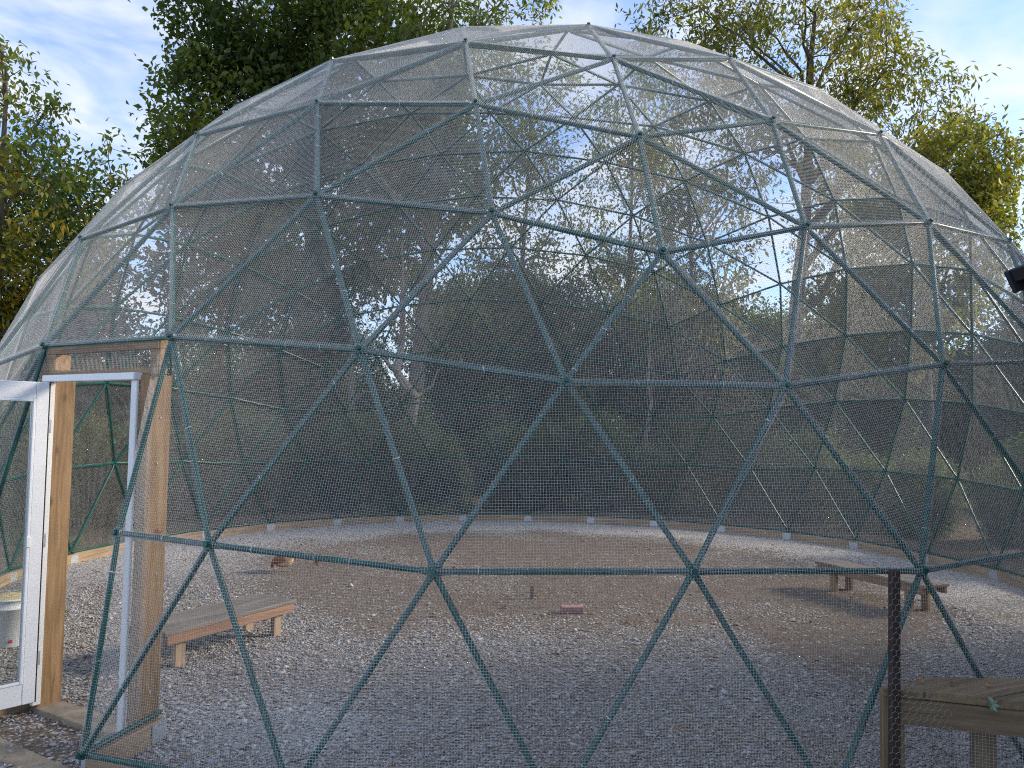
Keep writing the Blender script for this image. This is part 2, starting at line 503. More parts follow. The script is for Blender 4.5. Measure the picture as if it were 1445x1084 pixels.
# dry straw bits near the table
nst = 260
cx = np.where(rng.random(nst) < 0.6, rng.normal(1.25, 0.35, nst), rng.uniform(-1.5, 3.0, nst))
cy = np.where(rng.random(nst) < 0.6, rng.normal(-4.55, 0.28, nst), rng.uniform(-5.0, -1.5, nst))
a = rng.uniform(0, 3.14, nst); ln = rng.uniform(0.03, 0.13, nst)
p0 = np.stack([cx, cy, ground_z(cx, cy) + 0.012], -1); p1 = p0 + np.stack([np.cos(a) * ln, np.sin(a) * ln, rng.normal(0.006, 0.01, nst)], -1)
v, f = prisms(p0, p1, 0.0016, 3)
o = put('straw', mesh_np('straw', v, f), None, M_straw); o['kind'] = 'stuff'; o['label'] = 'thin dry straw stems lying on the gravel'


# fallen leaf litter
nl = 5200
inside = rng.random(nl) < 0.10
la = rng.uniform(0, 6.283, nl); lr = np.where(inside, 5.4 * np.sqrt(rng.random(nl)), 5.8 + 5.0 * rng.random(nl))
lx_, ly_ = lr * np.cos(la), lr * np.sin(la)
kk = inside | (ly_ > -3.0); lx_, ly_ = lx_[kk], ly_[kk]; nl = len(lx_)
la = rng.uniform(0, 6.283, nl); sz_ = rng.uniform(0.014, 0.036, nl); lz_ = ground_z(lx_, ly_) + 0.012
cs, sn = np.cos(la) * sz_, np.sin(la) * sz_
V = np.empty((nl, 4, 3)); dz_ = rng.normal(0, 0.008, (nl, 4))
for k_, (p_, q_) in enumerate(((1, 0), (0.1, 0.55), (-1, 0), (0.1, -0.55))):
    V[:, k_] = np.stack([lx_ + cs * p_ - sn * q_, ly_ + sn * p_ + cs * q_, lz_ + np.maximum(dz_[:, k_], -0.008)], -1)
o = put('leaf_litter', mesh_np('leaf_litter', V.reshape(-1, 3), np.arange(nl * 4).reshape(nl, 4)), None, simple('dry_litter', (0.20, 0.125, 0.065), 0.8, 0, 0.6, 2.5, 0))
o['kind'] = 'stuff'; o['label'] = 'small dry brown leaves scattered over the ground'

# ------------------------------------------------------------------ dome geometry (six-frequency geodesic hemisphere)
AZ = math.radians(7.304)


def sph(a, z):
    s = math.sqrt(1 - z * z)
    return np.array([s * math.sin(a), -s * math.cos(a), z])


ZI = 1 / math.sqrt(5)
ico = [np.array([0, 0, 1.0])] + [sph(AZ + math.radians(72 * k), ZI) for k in range(5)] + \
      [sph(AZ + math.radians(36 + 72 * k), -ZI) for k in range(5)]
FREQ = 6
nodes, nid = [], {}


def node_id(p):
    p = p / np.linalg.norm(p)
    k = tuple(np.round(p, 4) + 0.0)
    if k not in nid:
        nid[k] = len(nodes); nodes.append(p)
    return nid[k]


big = []
for k in range(5):
    k2 = (k + 1) % 5
    big += [(0, 1 + k, 1 + k2), (1 + k, 6 + k, 1 + k2)]
    big += [(6 + k, 1 + k2, 6 + k2)]
faces = []
for (a, b, c) in big:
    A, B, C = ico[a], ico[b], ico[c]
    pt = lambda i, j: node_id(A * (FREQ - i - j) + B * i + C * j)
    for i in range(FREQ):
        for j in range(FREQ - i):
            faces.append((pt(i, j), pt(i + 1, j), pt(i, j + 1)))
            if i + j < FREQ - 1:
                faces.append((pt(i + 1, j), pt(i + 1, j + 1), pt(i, j + 1)))
nodes = [n * R + np.array([0, 0, NZ]) for n in nodes]
faces = [f for f in faces if min(nodes[i][2] for i in f) > NZ - 0.02]
Pk, Lk, DLk = ico[1], ico[5], ico[10]     # the five-strut hub facing the camera and its neighbours towards the door
assert abs(np.dot(Pk, Lk) - ZI) < 1e-6 and abs(np.dot(Pk, DLk) - ZI) < 1e-6


def lat(i, j):
    return node_id((Pk * (FREQ - i - j) + Lk * i + DLk * j))


n0 = lat(2, 2); nA_, nB_, nC_, nD_, nE_, nF_ = lat(2, 1), lat(3, 1), lat(1, 2), lat(3, 2), lat(1, 3), lat(2, 3)
faces = [f for f in faces if n0 not in f]
qr = len(nodes); nodes.append((nodes[nC_] + nodes[n0]) / 2)
ql = len(nodes); nodes.append((nodes[nD_] + nodes[n0]) / 2)
faces += [(nA_, nC_, qr), (nC_, nE_, qr), (nB_, ql, nD_), (nD_, ql, nF_)]
edges = set()
for f in faces:
    for i in range(3):
        edges.add(tuple(sorted((f[i], f[(i + 1) % 3]))))
edges = sorted(edges)
used = sorted({i for e in edges for i in e})

dome = thing('geodesic_dome', 'large green steel geodesic dome aviary covered in galvanised wire mesh', 'dome', (0, 0, 0))

# strut unit mesh along z (0..1), flattened ends
SR = 0.0138
st = [(0.0, 1.25, 0.22), (0.018, 1.25, 0.22), (0.055, 1.0, 1.0), (0.945, 1.0, 1.0), (0.982, 1.25, 0.22), (1.0, 1.25, 0.22)]
NS = 10
vs = []
for z, a, b in st:
    for k in range(NS):
        t = 2 * math.pi * k / NS
        vs.append((math.cos(t) * SR * a, math.sin(t) * SR * b, z))
fs = []
for i in range(len(st) - 1):
    for k in range(NS):
        k2 = (k + 1) % NS
        fs.append((i * NS + k, i * NS + k2, (i + 1) * NS + k2, (i + 1) * NS + k))
strut_me = mesh_np('strut', np.array(vs), np.array(fs), True); strut_me.materials.append(M_green)


def frame_matrix(p0, p1, normal):
    z = Vector(p1 - p0); L = z.length; z.normalize()
    y = Vector(normal); y = (y - z * y.dot(z)).normalized(); x = y.cross(z)
    M = Matrix.Identity(4)
    for i in range(3):
        M[i][0] = x[i]; M[i][1] = y[i]; M[i][2] = z[i] * L; M[i][3] = p0[i]
    return M


camv = np.array(CAM)


def dist_cam(p):
    return np.linalg.norm(p - camv)


es = sorted(edges, key=lambda e: dist_cam((nodes[e[0]] + nodes[e[1]]) / 2))
rest = []
ctr = np.array([0, 0, NZ])
for i, e in enumerate(es):
    p0, p1 = nodes[e[0]], nodes[e[1]]
    M = frame_matrix(p0, p1, (p0 + p1) / 2 - ctr)
    if i < 296:
        put('strut', strut_me, dome, None, M)
    else:
        A4 = np.array(M); vv = np.array(vs) @ A4[:3, :3].T + A4[:3, 3]
        rest.append((vv, np.array(fs)))
v, f = merge(rest)
o = put('far_strut', mesh_np('far_strut', v, f, True), dome, M_green); o['kind'] = 'stuff'

# hubs: washers and a bolt at each crossing
bm = bmesh.new()
bmesh.ops.create_cone(bm, cap_ends=True, segments=12, radius1=0.026, radius2=0.024, depth=0.014, matrix=Matrix.Translation((0, 0, 0.010)))
bmesh.ops.create_cone(bm, cap_ends=True, segments=6, radius1=0.013, radius2=0.013, depth=0.016, matrix=Matrix.Translation((0, 0, 0.026)))
bmesh.ops.create_cone(bm, cap_ends=True, segments=8, radius1=0.006, radius2=0.006, depth=0.05, matrix=Matrix.Translation((0, 0, 0.0)))
hub_me = bpy.data.meshes.new('hub'); bm.to_mesh(hub_me); bm.free(); hub_me.materials.append(M_green)
for i in used:
    nrm = Vector(nodes[i] - ctr).normalized()
    q = nrm.to_track_quat('Z', 'Y').to_matrix().to_4x4()
    put('hub', hub_me, dome, None, Matrix.Translation(Vector(nodes[i])) @ q)

# hardware cloth: welded wire, one panel for each triangle
PITCH, WR = 0.0127, 0.00050


def clip_lines(poly, d, step, phase=0.0):
    """parallel lines with direction d clipped to a convex polygon (2D)"""
    nrm = np.array([-d[1], d[0]])
    h = poly @ nrm
    ks = np.arange(math.ceil((h.min() - phase) / step), math.floor((h.max() - phase) / step) + 1)
    if len(ks) == 0:
        return np.zeros((0, 2)), np.zeros((0, 2))
    c = ks * step + phase
    lo = np.full(len(c), np.inf); hi = np.full(len(c), -np.inf)
    n = len(poly)
    for i in range(n):
        a, b = poly[i], poly[(i + 1) % n]
        ha, hb = a @ nrm, b @ nrm
        if abs(hb - ha) < 1e-9:
            continue
        t = (c - ha) / (hb - ha)
        ok = (t >= 0) & (t <= 1)
        s = (a + (b - a) * t[:, None]) @ d
        lo = np.where(ok, np.minimum(lo, s), lo); hi = np.where(ok, np.maximum(hi, s), hi)
    ok = hi > lo + 0.004
    c, lo, hi = c[ok], lo[ok], hi[ok]
    return nrm[None] * c[:, None] + d[None] * lo[:, None], nrm[None] * c[:, None] + d[None] * hi[:, None]


def mesh_panel(pts, outward, lift, rot=0.0, grow=0.014, pitch=PITCH, wr=WR, wavy=0.0):
    """pts: convex polygon (3D, planar); wires along its most level edge"""
    pts = np.array(pts, float); c = pts.mean(0)
    best = min(range(len(pts)), key=lambda i: abs((pts[(i + 1) % len(pts)] - pts[i])[2]) / np.linalg.norm(pts[(i + 1) % len(pts)] - pts[i]))
    ex = pts[(best + 1) % len(pts)] - pts[best]; ex /= np.linalg.norm(ex)
    nz = np.cross(pts[1] - pts[0], pts[2] - pts[0]); nz /= np.linalg.norm(nz)
    if nz @ outward < 0:
        nz = -nz
    ey = np.cross(nz, ex)
    q = np.stack([(pts - c) @ ex, (pts - c) @ ey], -1)
    # grow the polygon so neighbours overlap along the struts
    q = q * (1 + grow / np.linalg.norm(q, axis=1, keepdims=True) * 2)
    d1 = np.array([math.cos(rot), math.sin(rot)]); d2 = np.array([-d1[1], d1[0]])
    out = []
    for d, off in ((d1, wr), (d2, -wr)):
        a, b = clip_lines(q, d, pitch, rng.uniform(0, pitch))
        if len(a) == 0:
            continue
        to3 = lambda s: c + s[:, :1] * ex + s[:, 1:] * ey + nz * (lift + off)
        if wavy > 0:
            mid = (a + b) / 2
            ma, mb, mc = to3(a), to3(b), to3(mid)
            h = wavy * np.clip(1 - (np.linalg.norm(mid, axis=1) / (np.abs(q).max())) ** 2, 0, 1)[:, None]
            mc = mc - nz * h
            out.append(prisms(ma, mc, wr, 3, up=nz + 0.01)); out.append(prisms(mc, mb, wr, 3, up=nz + 0.01))
        else:
            out.append(prisms(to3(a), to3(b), wr, 3, up=nz + 0.01))
    return merge(out)


fsrt = sorted(faces, key=lambda f: dist_cam(sum(nodes[i] for i in f) / 3))
far_panels = []
for i, f in enumerate(fsrt):
    pts = [nodes[k] for k in f]
    c = sum(pts) / 3
    v, fc = mesh_panel(pts, c - ctr, SR + 0.002 + rng.uniform(0, 0.004), rng.normal(0, 0.025), 0.016,
                       wavy=rng.uniform(0.0, 0.026) if i < 150 else 0.0)
    if i < 290:
        put('mesh_panel', mesh_np('mesh_panel', v, fc, True), dome, M_wire)
    else:
        far_panels.append((v, fc))
v, f = merge(far_panels)
o = put('far_mesh', mesh_np('far_mesh', v, f, True), dome, M_wire); o['kind'] = 'stuff'


# lapped seams where two sheets of cloth meet along a strut
ns_ = 0
for i, e in enumerate(es[:260]):
    p0, p1 = nodes[e[0]], nodes[e[1]]
    lvl = abs(p1[2] - p0[2]) / np.linalg.norm(p1 - p0)
    if p0[2] < 0.2 and p1[2] < 0.2 or not ((lvl < 0.22 and (i * 31) % 10 < 6) or (i * 7919) % 10 < 2):
        continue
    n = (p0 + p1) / 2 - ctr; n /= np.linalg.norm(n); t = np.cross(n, (p1 - p0) / np.linalg.norm(p1 - p0))
    w0, w1 = rng.uniform(0.003, 0.012), rng.uniform(0.008, 0.028)
    lf = n * (SR + 0.007)
    v, fc = mesh_panel([p0 - t * w0 + lf, p1 - t * w0 + lf, p1 + t * w1 + lf, p0 + t * w1 + lf], n, 0.0, rng.normal(0, 0.05), 0.0)
    put('lapped_seam', mesh_np('lapped_seam', v, fc, True), dome, M_wire)

# wire ties holding the cloth to the struts
t0_, t1_ = [], []
for e in es[:230]:
    p0, p1 = nodes[e[0]], nodes[e[1]]
    d = (p1 - p0) / np.linalg.norm(p1 - p0)
    for q_ in (0.18, 0.36, 0.5, 0.66, 0.84):
        if rng.random() < 0.35:
            c_ = p0 + (p1 - p0) * (q_ + rng.normal(0, 0.03)); sk = d + rng.normal(0, 0.25, 3)
            t0_.append(c_ - sk * 0.0016); t1_.append(c_ + sk * 0.0016)
v, f = prisms(np.array(t0_), np.array(t1_), SR + 0.0045, 9)
o = put('wire_tie', mesh_np('wire_tie', v, f, True), dome, M_zinc); o['kind'] = 'stuff'

# ------------------------------------------------------------------ boards
def box_mesh(name, L, W, T, bev=0.004):
    bm = bmesh.new()
    bmesh.ops.create_cube(bm, size=1)
    for v_ in bm.verts:
        v_.co.x *= L; v_.co.y *= W; v_.co.z *= T
    if bev:
        bmesh.ops.bevel(bm, geom=list(bm.edges), offset=min(bev, T * 0.3), segments=1, affect='EDGES')
    me = bpy.data.meshes.new(name); bm.to_mesh(me); bm.free()
    return me


def board(name, parent, p0, p1, width, thick, face, mt, bev=0.004):
    """board from p0 to p1 (centre line); 'face' = direction of its thickness"""
    p0, p1 = Vector(p0), Vector(p1)
    x = p1 - p0; L = x.length; x.normalize()
    z = Vector(face); z = (z - x * z.dot(x)).normalized(); y = z.cross(x)
    M = Matrix.Identity(4)
    c = (p0 + p1) / 2
    for i in range(3):
        M[i][0] = x[i]; M[i][1] = y[i]; M[i][2] = z[i]; M[i][3] = c[i]
    return put(name, box_mesh(name, L, width, thick, bev), parent, mt, M)


# timber curb under the base ring
curb = thing('timber_curb', 'ring of lumber boards joined by zinc plates under the dome wall', 'curb', (0, 0, 0))
bn = sorted([i for i in used if abs(nodes[i][2] - NZ) < 0.01], key=lambda i: math.atan2(nodes[i][1], nodes[i][0]))
for k, i in enumerate(bn):
    j = bn[(k + 1) % len(bn)]
    if {i, j} == {nE_, nF_}:
        continue
    p0, p1 = nodes[i].copy(), nodes[j].copy()
    s = 1 - 0.022 / R
    p0 = p0 * [s, s, 0] + [0, 0, 0.045]; p1 = p1 * [s, s, 0] + [0, 0, 0.045]
    mid = (p0 + p1) / 2
    inset = (p1 - p0) * 0.004
    jz = np.array([0, 0, rng.normal(0, 0.006)]); j2 = np.array([0, 0, rng.normal(0, 0.006)])
    board('board', curb, p0 + inset + jz, p1 - inset + j2, 0.135, 0.038, (mid[0], mid[1], rng.normal(0, 0.15)), M_curb)
for i in bn:
    n = Vector((nodes[i][0], nodes[i][1], 0)).normalized()
    t = Vector((-n.y, n.x, 0))
    c = n * (R - 0.022 - 0.024); c.z = 0.052
    board('joint_plate', curb, c - t * 0.07, c + t * 0.07, 0.10, 0.005, n, M_zinc, 0.001)

# ------------------------------------------------------------------ door frame and door
FA = Vector(nodes[nA_]); FB = Vector(nodes[nB_])
fu = (FB - FA); fu.z = 0; fu.normalize()
fn = Vector((fu.y, -fu.x, 0))
if fn.dot(Vector((FA.x, FA.y, 0))) < 0:
    fn = -fn


def fp(u, n, z):
    p = FA + fu * u + fn * n
    return Vector((p.x, p.y, z))


frame = thing('door_frame', 'timber door frame with white vinyl casing set into the dome wall', 'door frame', fp(0.6, 0, 0))
W6 = 0.14
# posts: doubled boards, wide faces outwards
DP = 0.145
board('post', frame, fp(0.174, -0.0525, -0.02), fp(0.174, -0.0525, 1.985), 0.038, DP, fn, M_lumber)
board('post', frame, fp(0.2125, -0.0545, -0.02), fp(0.2125, -0.0545, 1.985), 0.037, DP, fn, M_lumber)
board('post', frame, fp(1.102, -0.0525, 0.0), fp(1.102, -0.0525, 1.985), 0.038, DP, fn, M_lumber)
board('post', frame, fp(1.142, -0.0545, 0.0), fp(1.142, -0.0545, 1.985), 0.038, DP, fn, M_lumber)
board('header', frame, fp(0.10, -0.025, 2.153), fp(1.32, -0.025, 2.153), 0.050, 0.050, fn, M_lumber)
board('header', frame, fp(0.10, -0.027, 2.006), fp(1.32, -0.027, 2.006), 0.040, 0.054, fn, M_lumber)
board('block', frame, fp(0.102, -0.026, 2.077), fp(0.185, -0.026, 2.077), 0.100, 0.048, fn, M_lumber)
board('block', frame, fp(1.10, -0.05, 2.077), fp(1.318, -0.05, 2.077), 0.100, 0.098, fn, M_lumber)
# casing
board('casing', frame, fp(0.258, 0.03, 0.05), fp(0.258, 0.03, 1.955), 0.050, 0.018, fn, M_white)
board('casing', frame, fp(0.290, 0.004, 0.05), fp(0.290, 0.004, 1.94), 0.014, 0.034, fn, M_white)
board('casing', frame, fp(1.085, 0.03, 0.05), fp(1.085, 0.03, 1.955), 0.030, 0.05, fn, M_white)
board('casing', frame, fp(0.227, 0.034, 1.975), fp(1.12, 0.034, 1.975), 0.040, 0.056, fn, M_white)
board('sill', frame, fp(0.23, -0.05, 0.01), fp(1.10, -0.05, 0.01), 0.16, 0.045, (0, 0, 1), M_concrete)
# screws
for (u, z) in ((-0.06, 0.27), (-0.07, 0.9), (-0.05, 1.5), (-0.09, 0.6), (-0.06, 1.75)):
    b = board('screw', frame, fp(0.150, u, z), fp(0.154, u, z), 0.012, 0.012, (0, 0, 1), M_zinc, 0.003)
# wire over the transom
v, f = mesh_panel([fp(0.10, 0.006, 1.995), fp(1.32, 0.006, 1.995), fp(1.32, 0.006, 2.175), fp(0.10, 0.006, 2.175)], np.array(fn), 0.0, 0, 0.0)
put('transom_mesh', mesh_np('transom_mesh', v, f, True), frame, M_wire)
# jamb wire from the dome edge to the frame, cut tube and board at its foot
for u0, nq, ne, ntop in ((0.150, qr, nE_, nA_), (1.166, ql, nF_, nB_)):
    for tri_ in ([nodes[ne], nodes[nq], np.array(fp(u0, -0.01, 0.12))], [nodes[nq], nodes[ntop], np.array(fp(u0, -0.01, 2.1))],
                 [nodes[nq], np.array(fp(u0, -0.01, 2.1)), np.array(fp(u0, -0.01, 0.12))]):
        v, f = mesh_panel(tri_, np.array(fu) * (1 if u0 > 0.5 else -1), 0.0, 0, 0.0)
        put('jamb_mesh', mesh_np('jamb_mesh', v, f, True), frame, M_wire)
    e = Vector(nodes[ne])
    t1 = fp(u0 - 0.02 if u0 < 0.5 else u0 + 0.02, -0.115, 0.155)
    put('foot_tube', strut_me, frame, None, frame_matrix(np.array(e), np.array(t1), np.array([0, 0, 1.0])))
    b0 = Vector((e.x, e.y, 0.05)); b1 = Vector((t1.x, t1.y, 0.06))
    board('foot_board', frame, b0 + (b1 - b0) * 0.06, b1, 0.12, 0.038, fu, M_curb)
    pc = b1 - (b1 - b0) * 0.08
    board('joint_plate', frame, pc - (b1 - b0).normalized() * 0.05 + Vector((0.024, 0, 0)), pc + (b1 - b0).normalized() * 0.06 + Vector((0.024, 0, 0)), 0.10, 0.004, fu, M_zinc, 0.001)

# door leaf, swung open outwards
hinge = fp(1.030, 0.070, 0.09)
ldir = Vector((-0.62, -0.785, 0)).normalized()
lfn = Vector((-ldir.y, ldir.x, 0))      # across the leaf
leaf = thing('storm_door', 'open white framed glass storm door hinged on the timber frame', 'door', (hinge.x, hinge.y, 0.02))
LW, LH = 0.80, 1.86


def lp(a, z, n=0.0):
    q = hinge + ldir * a + lfn * n
    return Vector((q.x, q.y, hinge.z + z))


board('stile', leaf, lp(0.034, 0), lp(0.034, LH), 0.068, 0.036, lfn, M_white)
board('stile', leaf, lp(LW - 0.034, 0), lp(LW - 0.034, LH), 0.068, 0.036, lfn, M_white)
board('rail', leaf, lp(0.069, LH - 0.05), lp(LW - 0.069, LH - 0.05), 0.10, 0.034, lfn, M_white)
board('rail', leaf, lp(0.069, 0.06), lp(LW - 0.069, 0.06), 0.12, 0.034, lfn, M_white)
for sgn in (-1, 1):
    for a in (0.076, LW - 0.076):
        board('glazing_bead', leaf, lp(a, 0.12, sgn * 0.012), lp(a, LH - 0.10, sgn * 0.012), 0.016, 0.020, lfn, M_white, 0.003)
    for z in (0.128, LH - 0.108):
        board('glazing_bead', leaf, lp(0.085, z, sgn * 0.012), lp(LW - 0.085, z, sgn * 0.012), 0.016, 0.020, lfn, M_white, 0.003)
board('weather_strip', leaf, lp(-0.004, 0, 0.0), lp(-0.004, LH, 0.0), 0.007, 0.030, lfn, M_seal, 0.001)
board('pane', leaf, lp(0.070, LH / 2 + 0.01), lp(LW - 0.070, LH / 2 + 0.01), LH - 0.22, 0.004, lfn, M_glass, 0)
for z in (0.25, 0.93, 1.6):
    board('hinge', leaf, lp(-0.012, z - 0.04, 0.0), lp(-0.012, z + 0.04, 0.0), 0.016, 0.030, lfn, M_zinc, 0.002)
board('closer_bracket', leaf, lp(0.078, 0.90, 0.024), lp(0.078, 0.96, 0.024), 0.022, 0.02, lfn, M_white, 0.003)

# trodden board and dirt step before the door
stp = board('step_board', None, fp(0.05, 0.42, -0.012), fp(1.5, 0.38, -0.016), 0.15, 0.05, (0, 0, 1), M_concrete, 0.012)
tag(stp, 'muddy worn board sunk in the dirt before the open doorway', 'board')


# ------------------------------------------------------------------ benches
def bench(label, p0, p1, width, top, thick, legh_in, topm, fasm, legm):
    """low bench from p0 to p1 (2D centre line)"""
    p0 = Vector((p0[0], p0[1], 0)); p1 = Vector((p1[0], p1[1], 0))
    x = (p1 - p0).normalized(); y = Vector((-x.y, x.x, 0))
    t = thing('low_bench', label, 'bench', p0.lerp(p1, 0.5), 'low benches inside the dome')
    up = Vector((0, 0, 1))
    n = 2
    w = width / n
    for k in range(n):
        o_ = y * (-(width / 2) + w * (k + 0.5))
        board('plank', t, p0 + o_ + up * (top - 0.015), p1 + o_ + up * (top - 0.015), w - 0.004, 0.03, up, topm)
    for s in (-1, 1):
        board('side_rail', t, p0 + y * s * (width / 2 - 0.022) + up * (top - 0.065) + x * 0.02, p1 + y * s * (width / 2 - 0.022) + up * (top - 0.065) - x * 0.02, 0.068, 0.034, y, fasm)
        for e, q in ((p0, legh_in), (p1, -legh_in)):
            b = e + x * q + y * s * (width / 2 - 0.062)
            board('leg', t, b + up * -0.03, b + up * (top - 0.032), 0.085, 0.042, y, legm)
    return t


bench('low plank bench with reddish side rail near the doorway post', (-2.72, -3.45), (-2.15, -2.34), 0.44, 0.275, 0.03, 0.16, M_oldwood, M_redwood, M_curb)
bench('low plank bench beyond the dark stake and work table', (3.30, 0.05), (3.86, -1.26), 0.34, 0.29, 0.03, 0.22, M_oldwood, M_redwood, M_lumber)

# ------------------------------------------------------------------ work table outside, stake with hex netting
TH = 0.68
ta = Vector((1.454, -5.604, 0))
table = thing('work_table', 'weathered plank table with thick end grain boards and wire skirt', 'table', (2.0, -5.8, 0))
xdir = Vector((0.964, -0.265, 0)).normalized()           # along the near edge
ydir = Vector((-xdir.y, xdir.x, 0))
pdir = Vector((0.88, 0.45, 0)).normalized()               # the planks run askew to it
up = Vector((0, 0, 1))
cutsx = [0.0, 0.155, 0.404, 0.655, 0.90, 1.15]
for k in range(5):
    s0, s1 = cutsx[k] + 0.002, cutsx[k + 1] - 0.002
    a0, a1 = ta + xdir * s0, ta + xdir * s1
    l0, l1 = (-5.45 - a0.y) / pdir.y, (-5.45 - a1.y) / pdir.y
    if k == 0:
        l1 = l0 * 1.25
    zt = TH + 0.003 * (k % 2); zb = zt - 0.040
    q = [a0, a1, a1 + pdir * l1, a0 + pdir * l0]
    bm = bmesh.new()
    cc = sum(q, Vector()) / 4
    th_ = math.atan2(pdir.y, pdir.x)
    RM = Matrix.Rotation(-th_, 4, 'Z')
    lo_ = [bm.verts.new(RM @ (p - cc) + up * -0.02) for p in q]; hi_ = [bm.verts.new(RM @ (p - cc) + up * 0.02) for p in q]
    bm.faces.new(hi_); bm.faces.new(lo_[::-1])
    for i in range(4):
        bm.faces.new((lo_[i], lo_[(i + 1) % 4], hi_[(i + 1) % 4], hi_[i]))
    bmesh.ops.bevel(bm, geom=list(bm.edges), offset=0.004, segments=1, affect='EDGES')
    me = bpy.data.meshes.new('plank'); bm.to_mesh(me); bm.free()
    put('plank', me, table, M_tablewood, Matrix.Translation(cc + up * (zt - 0.02)) @ Matrix.Rotation(th_, 4, 'Z'))
board('apron', table, ta + xdir * 0.03 + ydir * 0.03 + up * (TH - 0.095), ta + xdir * 1.12 + ydir * 0.03 + up * (TH - 0.095), 0.105, 0.038, ydir, M_tablewood)
for (s_, q_) in ((0.05, 0.02), (0.41, 0.10), (1.08, 0.09), (0.95, 0.38)):
    b = ta + xdir * s_ + ydir * (q_ + 0.075)
    board('leg', table, b + up * -0.02, b + up * (TH - 0.045), 0.07, 0.085, xdir, M_tablewood)
v, f = mesh_panel([np.array(ta + xdir * 0.25 + ydir * 0.012 + up * 0.02), np.array(ta + xdir * 1.12 + ydir * 0.012 + up * 0.02),
                   np.array(ta + xdir * 1.12 + ydir * 0.012 + up * (TH - 0.05)), np.array(ta + xdir * 0.25 + ydir * 0.012 + up * (TH - 0.05))], -np.array(ydir), 0, 0, 0)
put('wire_skirt', mesh_np('wire_skirt', v, f, True), table, M_wire)

pst = Vector((1.478, -5.645, 0))
stake = thing('fence_stake', 'dark upright wooden stake wrapped with hexagonal chicken wire beside the table', 'stake', pst)
board('shaft', stake, pst + up * -0.02, pst + Vector((0.012, 0.0, 1.168)), 0.040, 0.034, (0, 1, 0), M_darkpost, 0.006)
# hexagonal netting held against the stake
hx = 0.026
e0, e1 = [], []
rows, cols_ = 34, 9
ox, oz = -0.022, 0.40
for r_ in range(rows):
    for c_ in range(cols_):
        x0 = ox + (c_ + 0.5 * (r_ % 2)) * hx; z0 = oz + r_ * hx * 0.87
        if x0 > 0.05 + 0.16 * max(0.0, min(1.0, (0.74 - z0) / 0.10)):
            continue
        h = hx * 0.29
        ln = lambda x_: -0.030 - 0.03 * math.sin(max(0, x_) * 9) + 0.004 * math.sin(z0 * 13)
        P_ = lambda x_, z_: (pst.x + x_ + 0.012 * z_, pst.y + ln(x_), z_)
        e0 += [P_(x0, z0), P_(x0, z0), P_(x0, z0)]
        e1 += [P_(x0, z0 + 2 * h), P_(x0 - hx / 2, z0 - h), P_(x0 + hx / 2, z0 - h)]
v, f = prisms(np.array(e0), np.array(e1), 0.0007, 3)
put('hex_netting', mesh_np('hex_netting', v, f, True), stake, M_hexwire)

# ------------------------------------------------------------------ dark shed with roof corner in view
shed = thing('garden_shed', 'black shed with overhanging dark roof corner beside the dome', 'shed', (4.6, -8.2, 0))
ex_, ey_ = 2.005, -5.62            # eave corner
slope = 0.45
def shed_box(name, x0, x1, y0, y1, z0, z1, mt):
    return board(name, shed, ((x0 + x1) / 2, y0, (z0 + z1) / 2), ((x0 + x1) / 2, y1, (z0 + z1) / 2), x1 - x0, z1 - z0, (0, 0, 1), mt, 0.01)
shed_box('wall', 2.75, 2.85, -9.9, -5.98, -0.05, 2.75, M_navy)
shed_box('wall', 7.05, 7.15, -9.9, -5.98, -0.05, 2.75, M_navy)
board('wall', shed, (2.853, -5.99, 1.35), (7.047, -5.99, 1.35), 2.8, 0.08, (0, 1, 0), M_navy, 0.01)
board('wall', shed, (2.853, -9.85, 1.35), (7.047, -9.85, 1.35), 2.8, 0.08, (0, 1, 0), M_navy, 0.01)
rz = 2.375 + (4.95 - ex_) * slope
for y_ in (-5.995, -9.845):
    gv_, gf_ = np.array([(2.8, y_ - 0.03, 2.752), (7.1, y_ - 0.03, 2.752), (4.95, y_ - 0.03, rz - 0.1), (2.8, y_ + 0.03, 2.752), (7.1, y_ + 0.03, 2.752), (4.95, y_ + 0.03, rz - 0.1)]), \
        np.array([(0, 1, 2), (5, 4, 3), (0, 3, 4), (0, 4, 1), (1, 4, 5), (1, 5, 2), (2, 5, 3), (2, 3, 0)])
    put('gable', mesh_np('gable', gv_, gf_), shed, M_navy)
for s in (1, -1):
    x0 = 4.95 - s * (4.95 - ex_)
    board('roof', shed, (x0, (ey_ - 10.2) / 2, 2.40), (4.95, (ey_ - 10.2) / 2, 2.40 + (4.95 - ex_) * slope), 10.2 + ey_, 0.055, (-s * slope, 0, 1), M_roof, 0.004)
    board('rake_board', shed, (x0 - s * 0.004, ey_ + 0.012, 2.375), (4.95 - s * 0.01, ey_ + 0.012, rz - 0.025), 0.10, 0.022, (0, 1, 0), M_navy, 0.004)
board('eave_post', shed, (2.075, ey_ - 0.03, 2.36), (2.075, ey_ - 0.03, 2.245), 0.06, 0.05, (0, 1, 0), M_navy, 0.004)

# ------------------------------------------------------------------ small things
def lathe(name, prof, seg, mt, parent, loc):
    vs_, fs_ = [], []
    for r_, z_ in prof:
        for k in range(seg):
            t = 2 * math.pi * k / seg
            vs_.append((r_ * math.cos(t), r_ * math.sin(t), z_))
    for i in range(len(prof) - 1):
        for k in range(seg):
            k2 = (k + 1) % seg
            fs_.append((i * seg + k, i * seg + k2, (i + 1) * seg + k2, (i + 1) * seg + k))
    return put(name, mesh_np(name, np.array(vs_), np.array(fs_), True), parent, mt, Matrix.Translation(Vector(loc)))


